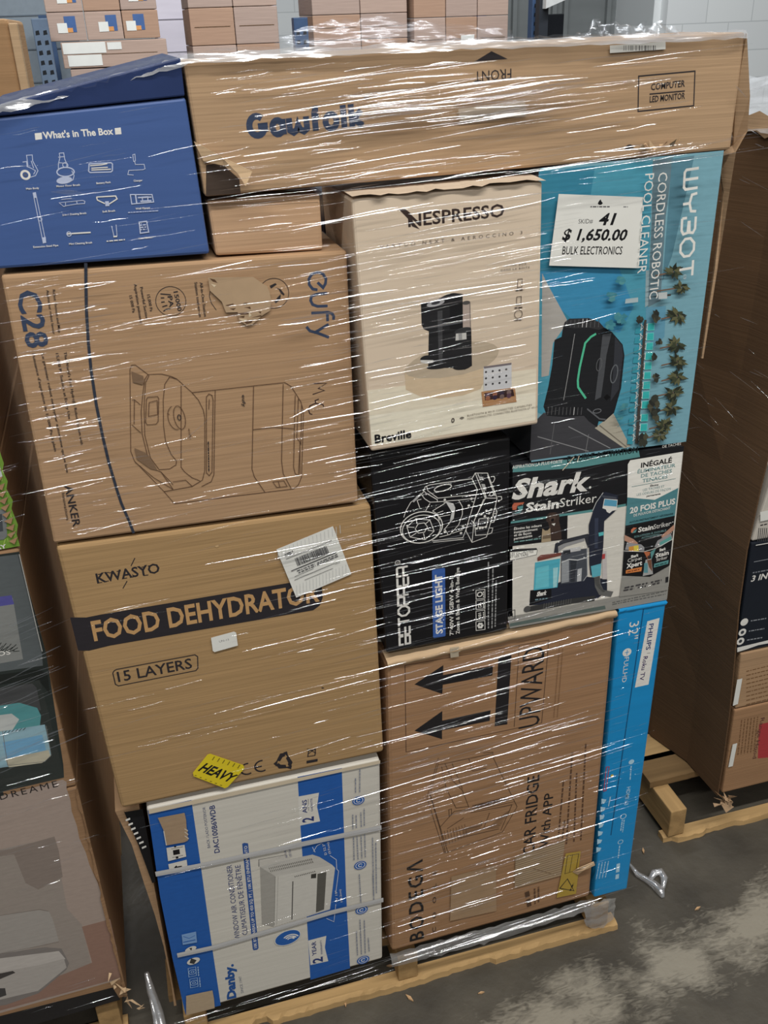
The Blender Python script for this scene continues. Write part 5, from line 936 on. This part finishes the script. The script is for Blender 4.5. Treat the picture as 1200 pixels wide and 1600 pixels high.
stack(0.60, 1.13, (1.416, 1.60, 1.80, 2.0, 2.2), 2, 5.05, 'the shiny wrapped stack behind the long monitor carton')
stack(1.34, 1.945, (1.416, 1.62, 1.80, 1.94, 2.2), 2, 5.05, 'the stack beside the blue rack post')
stack(1.97, 2.60, (1.416, 1.66, 1.905, 2.15), 3, 5.0, 'the brown stack left of the dark rack opening')
mb = MB(); mb.add([(2.28, 4.9975, 1.72), (2.37, 4.9975, 1.72), (2.37, 4.9975, 1.80), (2.28, 4.9975, 1.80)], [[0, 1, 2, 3]], PAPER)
pr = [o for o in bpy.data.objects if o.get('label', '') == 'middle carton in the lower row of the brown stack left of the dark rack opening'][0]; mb.build('white_label', pr, 'small white label')
WB = noisy('white_wrapped_board', (214, 208, 218), .45, .05, (3, 3, 20))
for (x, w, lab) in ((0.47, .27, 'white wrapped carton column between the blue labelled stack and the shiny stack'), (1.06, .24, 'white wrapped carton column behind the blue rack post')):
    root = empty('white_carton', (x + w / 2, 6.2, 0), lab, 'carton'); mb = MB()
    mb.box((x, 6.05, 0), (x + w, 6.4, 2.3), WB, .01); mb.build('body', root); mb = MB()
    for zc in (1.55, 1.75, 1.95): mb = MB(); mb.box((x + .01, 6.046, zc), (x + w - .01, 6.052, zc + .006), noisy('white_seam', (150, 146, 156), .5)); mb.build('seam_tape', root)
# grey pallet wall seen behind the left post, shelving and boards in the dark opening
root = empty('grey_crate', (-.55, 6.2, 0), 'grey block of wrapped goods behind the perforated post at the back', 'crate'); mb = MB(); mb.box((-1.4, 6.05, 0), (-.05, 6.5, 2.3), noisy('grey_wrap', (128, 138, 146), .5, .06), .01); mb.build('body', root); mb = MB()
for zc in (1.6, 1.8, 2.0): mb.box((-1.38, 6.045, zc), (-.06, 6.052, zc + .008), noisy('grey_seam', (98, 108, 118), .5))
mb.build('seam', root)
root = empty('wrapped_column', (-.13, 1.4, 0), 'tall tan cardboard corner of a load standing behind the blue carton', 'carton'); mb = MB(); mb.box((-.75, 1.3, 0), (-.168, 1.9, 1.93), card('far_tan', (170, 136, 100)), .01); mb.build('body', root); mb = MB(); mb.box((-.17, 1.294, 0.1), (-.15, 1.34, 1.92), CL, .003); mb.build('lit_edge_strip', root, 'pale strip painting the lit edge')  # the lit edge of the column is painted as a pale strip
root = empty('dark_screen', (3.2, 5.2, 0), 'dark flat panel leaning in the rack opening', 'screen'); mb = MB(); mb.box((2.86, 5.2, 0), (3.08, 5.26, 1.9), noisy('screen_black', (28, 30, 34), .3), .004); mb.build('panel', root); mb = MB(); mb.box((2.90, 5.194, 1.80), (2.95, 5.2, 1.86), PAPER); mb.build('sticker', root)
root = empty('white_beam', (3.0, 4.7, 0), 'slanting pale beam end above the dark rack opening', 'beam'); mb = MB(); mb.hexa([(2.72, 4.7, 2.02), (3.10, 4.7, 2.16), (3.10, 4.7, 2.06), (2.72, 4.7, 1.93)], [(2.72, 4.8, 2.02), (3.10, 4.8, 2.16), (3.10, 4.8, 2.06), (2.72, 4.8, 1.93)], noisy('pale_beam', (206, 208, 206), .4)); mb.build('beam', root); mb = MB(); mb.box((2.70, 4.75, 0), (2.76, 4.81, 2.0), DARKM); mb.build('post', root)

# ================================================================== stretch film: creases, loose sheets and tails
CREASE = film_mat('film_crease', 0.36, 0.10, 0.03); SHEET = film_mat('film_sheet', 0.16, 0.2, 0.06, 0.5); BUNCH = film_mat('bunched_film', 0.75, 0.2, 0.35, 0.4)
def crease(mb, p, L, r, y, ang, rng, phi=None):
    """one tapering fold of film standing a few millimetres off the surface, its face tilted by phi"""
    a, d = aty(p[0], p[1], y), None; t = math.radians(ang); d = Vector((math.cos(t), 0, math.sin(t))); up = Vector((-d.z, 0, d.x))
    n = 9; amp = rng.uniform(-.0022, .0022) * min(1, L * 6); ph0 = math.radians(rng.uniform(8, 70)) if phi is None else math.radians(phi); v = []
    k1, k2 = rng.uniform(3, 9), rng.uniform(0, 6.28)
    for i in range(n):
        s = i / (n - 1); w = r * (math.sin(math.pi * (0.04 + 0.92 * s)) ** 0.6) * (0.75 + 0.35 * math.sin(k1 * s + k2))
        c = a + d * (s - .5) * L + up * (amp * math.sin(math.pi * s) + .0005 * math.sin(k1 * s + k2))
        for j in range(4):
            f = ph0 + math.radians(-16 + 32 * j / 3 + 7 * math.sin(k1 * s + j)); off = (j - 1.5) / 1.5 * w
            v.append(c + up * off * math.cos(ph0) + Vector((0, -1, 0)) * (0.0008 - off * math.sin(ph0) * -1 * -1 + w * math.sin(ph0) + 0.15 * w * (1 - ((j - 1.5) / 1.5) ** 2)))
    fs = [[i * 4 + j, (i + 1) * 4 + j, (i + 1) * 4 + j + 1, i * 4 + j + 1] for i in range(n - 1) for j in range(3)]
    mb.add(v, fs, CREASE, True)
def region(mb, quad, n, lpx, rmm, y, seed, tilt=(0, 5)):
    rng = random.Random(seed)
    for _ in range(n):
        u, w = rng.random(), rng.random()
        p = [quad[0][k] * (1 - u) * (1 - w) + quad[1][k] * u * (1 - w) + quad[2][k] * u * w + quad[3][k] * (1 - u) * w for k in (0, 1)]
        L = rng.uniform(*lpx) * (1 if rng.random() < .8 else 1.8) * 0.00095
        crease(mb, p, L, rng.uniform(*rmm) * .72 / 1000, y - rng.uniform(0, .003), rng.uniform(*tilt) + 1.6, rng)
film = empty('stretch_film', (0.366, -0.03, 0.14), 'clear glinting stretch film wrapped in creased bands round the middle load', 'plastic film')
mb = MB()
region(mb, [(430, 110), (1060, 80), (1040, 200), (420, 240)], 96, (30, 170), (.7, 2.0), -.012, 1)
region(mb, [(560, 140), (850, 120), (850, 180), (560, 200)], 60, (60, 190), (1.0, 3.0), -.014, 2, (-1, 5))
region(mb, [(330, 110), (600, 95), (600, 280), (340, 290)], 56, (15, 90), (.5, 1.4), -.012, 3, (-1, 7))
region(mb, [(400, 265), (1130, 215), (1125, 250), (400, 310)], 56, (40, 220), (.6, 1.8), -.036, 4, (-1, 4))
region(mb, [(550, 330), (850, 300), (845, 480), (560, 500)], 56, (40, 220), (.6, 1.7), -.036, 5)
region(mb, [(565, 500), (840, 480), (835, 650), (575, 690)], 40, (20, 130), (.6, 1.5), -.036, 6)
region(mb, [(855, 240), (1125, 225), (1080, 690), (850, 700)], 44, (15, 110), (.4, 1.1), -.012, 7, (-2, 5))
region(mb, [(25, 440), (150, 430), (220, 830), (95, 840)], 120, (12, 80), (.5, 1.3), -.008, 8, (-2, 6))
region(mb, [(120, 430), (400, 410), (420, 800), (220, 830)], 36, (15, 110), (.4, 1.0), -.008, 9, (-2, 6))
region(mb, [(440, 400), (560, 395), (570, 780), (470, 790)], 44, (20, 130), (.5, 1.5), -.012, 10, (-1, 5))
region(mb, [(570, 700), (800, 690), (798, 990), (600, 1020)], 60, (30, 220), (.5, 1.4), -.012, 11, (0, 5))
region(mb, [(810, 720), (1060, 700), (1040, 930), (805, 970)], 20, (12, 80), (.4, 1.0), -.012, 12, (0, 5))
region(mb, [(430, 820), (590, 800), (600, 1170), (450, 1200)], 36, (30, 180), (.5, 1.2), -.008, 13, (0, 6))
region(mb, [(110, 860), (430, 820), (450, 1200), (200, 1250)], 24, (15, 90), (.4, .9), -.008, 14, (-3, 8))
region(mb, [(610, 1040), (950, 970), (935, 1390), (615, 1480)], 120, (20, 150), (.5, 1.5), -.014, 15, (1, 5))
region(mb, [(615, 1180), (940, 1110), (935, 1230), (615, 1290)], 48, (30, 220), (.6, 1.9), -.014, 16, (1, 5))
region(mb, [(615, 1340), (900, 1280), (890, 1400), (615, 1470)], 44, (30, 150), (.6, 1.6), -.014, 17, (1, 5))
region(mb, [(960, 960), (1040, 945), (990, 1380), (930, 1395)], 27, (8, 50), (.4, 1.1), -.012, 18, (1, 8))
region(mb, [(420, 1240), (600, 1200), (600, 1490), (440, 1530)], 30, (15, 110), (.4, 1.1), -.012, 19, (1, 5))
region(mb, [(240, 1280), (420, 1240), (440, 1530), (290, 1575)], 12, (15, 80), (.4, .9), -.012, 20, (1, 6))
region(mb, [(0, 190), (290, 160), (320, 390), (0, 415)], 20, (20, 140), (.4, 1.0), -.008, 21, (0, 8))
region(mb, [(332, 312), (505, 303), (508, 390), (340, 398)], 17, (20, 120), (.4, 1.0), -.008, 22, (-2, 4))
rng = random.Random(50)                                              # the few long bright folds one notices first
for p, L, r, y, a in (((790, 1205), 330, 2.4, -.016, 2), ((760, 1215), 260, 1.8, -.016, 2.5), ((760, 1030), 330, 2.4, -.016, 3), ((850, 1015), 300, 1.6, -.016, 3), ((680, 470), 330, 1.6, -.037, 3.5), ((690, 510), 250, 1.4, -.037, 3), ((700, 800), 190, 1.8, -.014, 3), ((690, 905), 220, 1.8, -.014, 2.5),
                       ((700, 955), 200, 1.6, -.014, 3), ((760, 150), 240, 4.0, -.016, 2), ((660, 165), 200, 3.2, -.016, 1), ((640, 178), 160, 4.2, -.016, 0), ((780, 160), 190, 3.4, -.016, 3), ((700, 1310), 220, 2.2, -.016, 3), ((735, 1290), 240, 1.8, -.016, 3), ((960, 90), 200, 1.4, -.014, 1), ((1000, 125), 150, 1.4, -.014, 1), ((600, 1140), 110, 1.4, -.014, 2),
                       ((500, 490), 120, 2.6, -.014, 2), ((470, 502), 70, 3.0, -.014, 1), ((105, 300), 40, 4.0, -.01, -8), ((150, 300), 120, 1.5, -.01, 3), ((680, 735), 220, 1.2, -.014, 3), ((640, 760), 180, 1.2, -.014, 3), ((1157, 143), 30, 3.0, -.008, -38), ((310, 668), 60, 1.2, -.01, 35), ((480, 640), 60, 1.0, -.01, 18)):
    crease(mb, p, L * .00095, r * .85 / 1000, y, a + 1.2, rng, rng.uniform(38, 56))
region(mb, [(0, 440), (560, 395), (600, 1170), (190, 1260)], 90, (20, 160), (.25, .55), -.009, 81, (0, 6)); region(mb, [(560, 700), (1060, 700), (960, 1390), (612, 1480)], 170, (20, 200), (.25, .6), -.016, 82, (1, 5)); region(mb, [(550, 310), (850, 290), (840, 660), (575, 700)], 60, (20, 160), (.25, .5), -.037, 83, (1, 5))
mb.build('film_creases', film, 'glinting folds of the film', 'stuff')
# loose film over the top edge and down to the corner of the blue carton
def sheet(name, rows, mat, label, wob=.004, seed=1):
    rng = random.Random(seed); m2 = MB(); v = []; nu = len(rows[0])
    for r_ in rows:
        for p in r_: v.append(Vector(p) + Vector((rng.uniform(-wob, wob), rng.uniform(-wob, wob), rng.uniform(-wob, wob))))
    m2.add(v, [[i * nu + j, i * nu + j + 1, (i + 1) * nu + j + 1, (i + 1) * nu + j] for i in range(len(rows) - 1) for j in range(nu - 1)], mat, True); return m2.build(name, film, label)
def lerp_rows(tops, bots, n, m_):
    rows = []
    for j in range(m_):
        f = j / (m_ - 1); row = []
        for i in range(n):
            t = i / (n - 1) * (len(tops) - 1); k = min(int(t), len(tops) - 2); g = t - k
            row.append((tops[k].lerp(tops[k + 1], g)).lerp(bots[k].lerp(bots[k + 1], g), f))
        rows.append(row)
    return rows
tops = [aty(-20, 167, -.005), aty(140, 128, .01), aty(300, 84, .0), aty(620, 68, -.004), aty(900, 58, -.004), aty(1165, 47, -.002)]
sheet('film_edge', lerp_rows(tops, [p + Vector((0, -.009, -.010)) for p in tops], 70, 3), BUNCH, 'bright bunched edge of film along the top', .0016, 3)
sheet('film_tent', lerp_rows([aty(-20, 158, .1), aty(140, 116, .1), aty(286, 78, .1)], [aty(-20, 173, -.008), aty(140, 133, -.008), aty(282, 94, -.008)], 30, 6), SHEET, 'film slanting over the lid of the blue carton', .003, 4)
back = [p + Vector((0, .16, 0)) for p in tops[2:]]
sheet('film_top', lerp_rows(tops[2:], back, 40, 5), SHEET, 'film over the top of the long carton', .003, 5)
sheet('film_tuft', lerp_rows([aty(430, 55, .1), aty(520, 32, .12), aty(600, 28, .12), aty(700, 40, .12), aty(800, 48, .1)], [aty(430, 72, .05), aty(520, 72, .05), aty(600, 68, .05), aty(700, 66, .05), aty(800, 62, .05)], 26, 5), SHEET, 'thin loose film standing up behind the top edge', .004, 6)
sheet('film_tuft', lerp_rows([aty(900, 54, .03), aty(930, 36, .05), aty(960, 34, .05), aty(1000, 42, .05), aty(1030, 34, .05), aty(1062, 50, .03)], [aty(900, 60, .01), aty(930, 58, .01), aty(960, 57, .01), aty(1000, 56, .01), aty(1030, 54, .01), aty(1062, 54, .01)], 26, 4), SHEET, 'crumpled film tuft above the long carton', .006, 7)
# band of film wrapped over the gap between load and pallet
t_ = [aty(610, 1490, -.012), aty(760, 1450, -.014), aty(925, 1404, -.012)]; b_ = [aty(612, 1512, -.006), aty(760, 1474, -.008), aty(930, 1420, -.004)]
sheet('film_skirt', lerp_rows(t_, b_, 40, 4), BUNCH, 'shiny film band over the edge of the pallet', .0022, 8)
mb = MB(); region(mb, [(615, 1490), (925, 1406), (925, 1418), (615, 1508)], 48, (40, 170), (.8, 2.2), -.016, 31, (1, 4)); region(mb, [(290, 1588), (600, 1500), (602, 1520), (300, 1612)], 32, (40, 140), (.5, 1.5), -.014, 32, (0, 5)); mb.build('film_creases', film, 'glinting folds low on the pallet', 'stuff')
sheet('film_knot', lerp_rows([aty(912, 1415, -.008), aty(935, 1408, -.012), aty(962, 1402, -.002)], [aty(915, 1446, .0), aty(938, 1452, -.004), aty(958, 1436, .002)], 10, 6), BUNCH, 'film bunched over the end of the pallet runner', .003, 9)
# tail of film on the floor
tl = empty('film_scrap', atz(1015, 1380, 0), 'twisted scrap of clear film lying on the concrete beside the blue television carton', 'plastic scrap'); mb = MB()
mb.tube([atz(984, 1350, .02), atz(996, 1366, .008), atz(1010, 1374, .008), atz(1022, 1382, .009), atz(1032, 1392, .008), atz(1036, 1402, .006)], [.003, .007, .008, .01, .012, .004], BUNCH, 7); mb.build('tail', tl)
mb = MB(); mb.tube([atz(1016, 1374, .012), atz(1022, 1364, .014), atz(1032, 1362, .014), atz(1038, 1372, .012), atz(1036, 1388, .01)], [.006, .009, .01, .009, .005], BUNCH, 7); mb.build('loop', tl)
tl = empty('film_scrap', atz(246, 1570, 0), 'dark rope of twisted film lying in the gap between left and middle pallets', 'plastic scrap'); mb = MB()
mb.tube([atz(229, 1520, .13), atz(236, 1548, .09), atz(248, 1582, .05), atz(256, 1616, .02), atz(258, 1660, .012)], [.005, .009, .01, .01, .008], BUNCH, 7); mb.build('rope', tl)
mb = MB(); mb.tube([atz(236, 1560, .08), atz(242, 1585, .05), atz(248, 1620, .02), atz(250, 1660, .012)], [.004, .006, .007, .006], BUNCH, 7); mb.build('strand', tl)
# films on the neighbours
lf_ = empty('stretch_film', (-.5, .04, .14), 'streaky stretch film across the front of the left load', 'plastic film'); mb = MB()
region(mb, [(-20, 1040), (72, 1010), (98, 1180), (-20, 1215)], 36, (25, 120), (.6, 2.0), .054, 41, (4, 18)); region(mb, [(-20, 980), (60, 960), (75, 1030), (-20, 1060)], 11, (25, 100), (.6, 1.4), .054, 42, (8, 22)); region(mb, [(-20, 1225), (105, 1195), (125, 1270), (-20, 1300)], 12, (20, 90), (.5, 1.3), .054, 43, (3, 10)); region(mb, [(-20, 1330), (140, 1300), (160, 1420), (-20, 1460)], 11, (15, 80), (.4, 1.2), .054, 44, (3, 10)); region(mb, [(40, 1555), (180, 1520), (186, 1560), (60, 1595)], 7, (10, 70), (.5, 1.3), .054, 45, (2, 8)); region(mb, [(0, 725), (20, 722), (34, 850), (0, 860)], 9, (12, 40), (.4, 1.2), .054, 46, (3, 12))
mb.build('film_creases', lf_, kind='stuff'); mb = MB(); mb.add([(-.9, .058, .73), (-.235, .058, .73), (-.235, .056, .95), (-.9, .056, .95)], [[0, 1, 2, 3]], film_mat('thin_film', .08, .2)); mb.build('film_sheet', lf_)
rf = empty('stretch_film', (1.23, .6, .14), 'stretch film over the brown board and top of the right load', 'plastic film'); rng = random.Random(60); mb = MB()
for i in range(110):
    y, zc = rng.uniform(.22, 1.0), rng.choice((rng.uniform(.5, 1.65), rng.uniform(1.05, 1.35), rng.uniform(1.5, 1.7))); x0 = 1.243 - .04 * min(1, (y - .2) / .25) + bulge(zc, y) - .008
    L, w = rng.uniform(.02, .12), rng.uniform(.0004, .0012); tl_ = rng.uniform(-.12, .3); v = []
    for k in range(5):
        s = k / 4; ww = w * math.sin(math.pi * (.1 + .8 * s)); v += [(x0, y + (s - .5) * L, zc + (s - .5) * L * tl_ - ww), (x0 - ww * 1.2, y + (s - .5) * L, zc + (s - .5) * L * tl_), (x0, y + (s - .5) * L, zc + (s - .5) * L * tl_ + ww)]
    mb.add(v, [[3 * k + j, 3 * k + j + 1, 3 * k + 4 + j, 3 * k + 3 + j] for k in range(4) for j in (0, 1)], CREASE, True)
mb.build('film_creases', rf, kind='stuff')
tops = [Vector((1.19, 1.2, 1.70)), Vector((1.19, .8, 1.71)), Vector((1.2, .45, 1.72)), Vector((1.235, .2, 1.72))]
film_old = film; film = rf
sheet('film_top', lerp_rows([p + Vector((.5, 0, .03)) for p in tops], [p + Vector((-.012, 0, -.04)) for p in tops], 24, 10), BUNCH, 'crumpled film over the top of the right load', .012, 11)
# grit and splinters on the floor
rng = random.Random(70); SPL = noisy('wood_splinter', (196, 160, 120), .8)
for i, (px, py) in enumerate(((610, 1510), (540, 1570), (752, 1552), (640, 1560), (920, 1458), (1005, 1330), (1090, 1420), (905, 1448))):
    p = atz(px, py, .002); a = rng.uniform(0, 3.1); d = Vector((math.cos(a), math.sin(a), 0)) * rng.uniform(.006, .016); n = Vector((-d.y, d.x, 0)) * .3; mb = MB()
    mb.add([p - d, p + n, p + d, p - n, p - d + Vector((0, 0, .003)), p + n + Vector((0, 0, .004)), p + d + Vector((0, 0, .003)), p - n + Vector((0, 0, .004))], [[3, 2, 1, 0], [4, 5, 6, 7], [0, 1, 5, 4], [1, 2, 6, 5], [2, 3, 7, 6], [3, 0, 4, 7]], SPL)
    o = mb.build('wood_splinter'); tag(o, 'tiny wood splinter lying on the concrete near the pallets', 'splinter', 'wood splinters on the floor')

# repeats share a phrase
for o in C.objects:
    if o.parent is None and 'category' in o and 'group' not in o:
        n = o.name.split('.')[0]
        g = {'stacked_carton': 'cartons stacked on the back rack', 'white_carton': 'white wrapped columns at the back', 'small_carton': 'small cartons under the long monitor carton',
             'stretch_film': 'stretch film round the loads', 'film_scrap': 'scraps of film on the floor', 'robot_vacuum_carton': 'robot vacuum cartons'}.get(n)
        if g: o['group'] = g
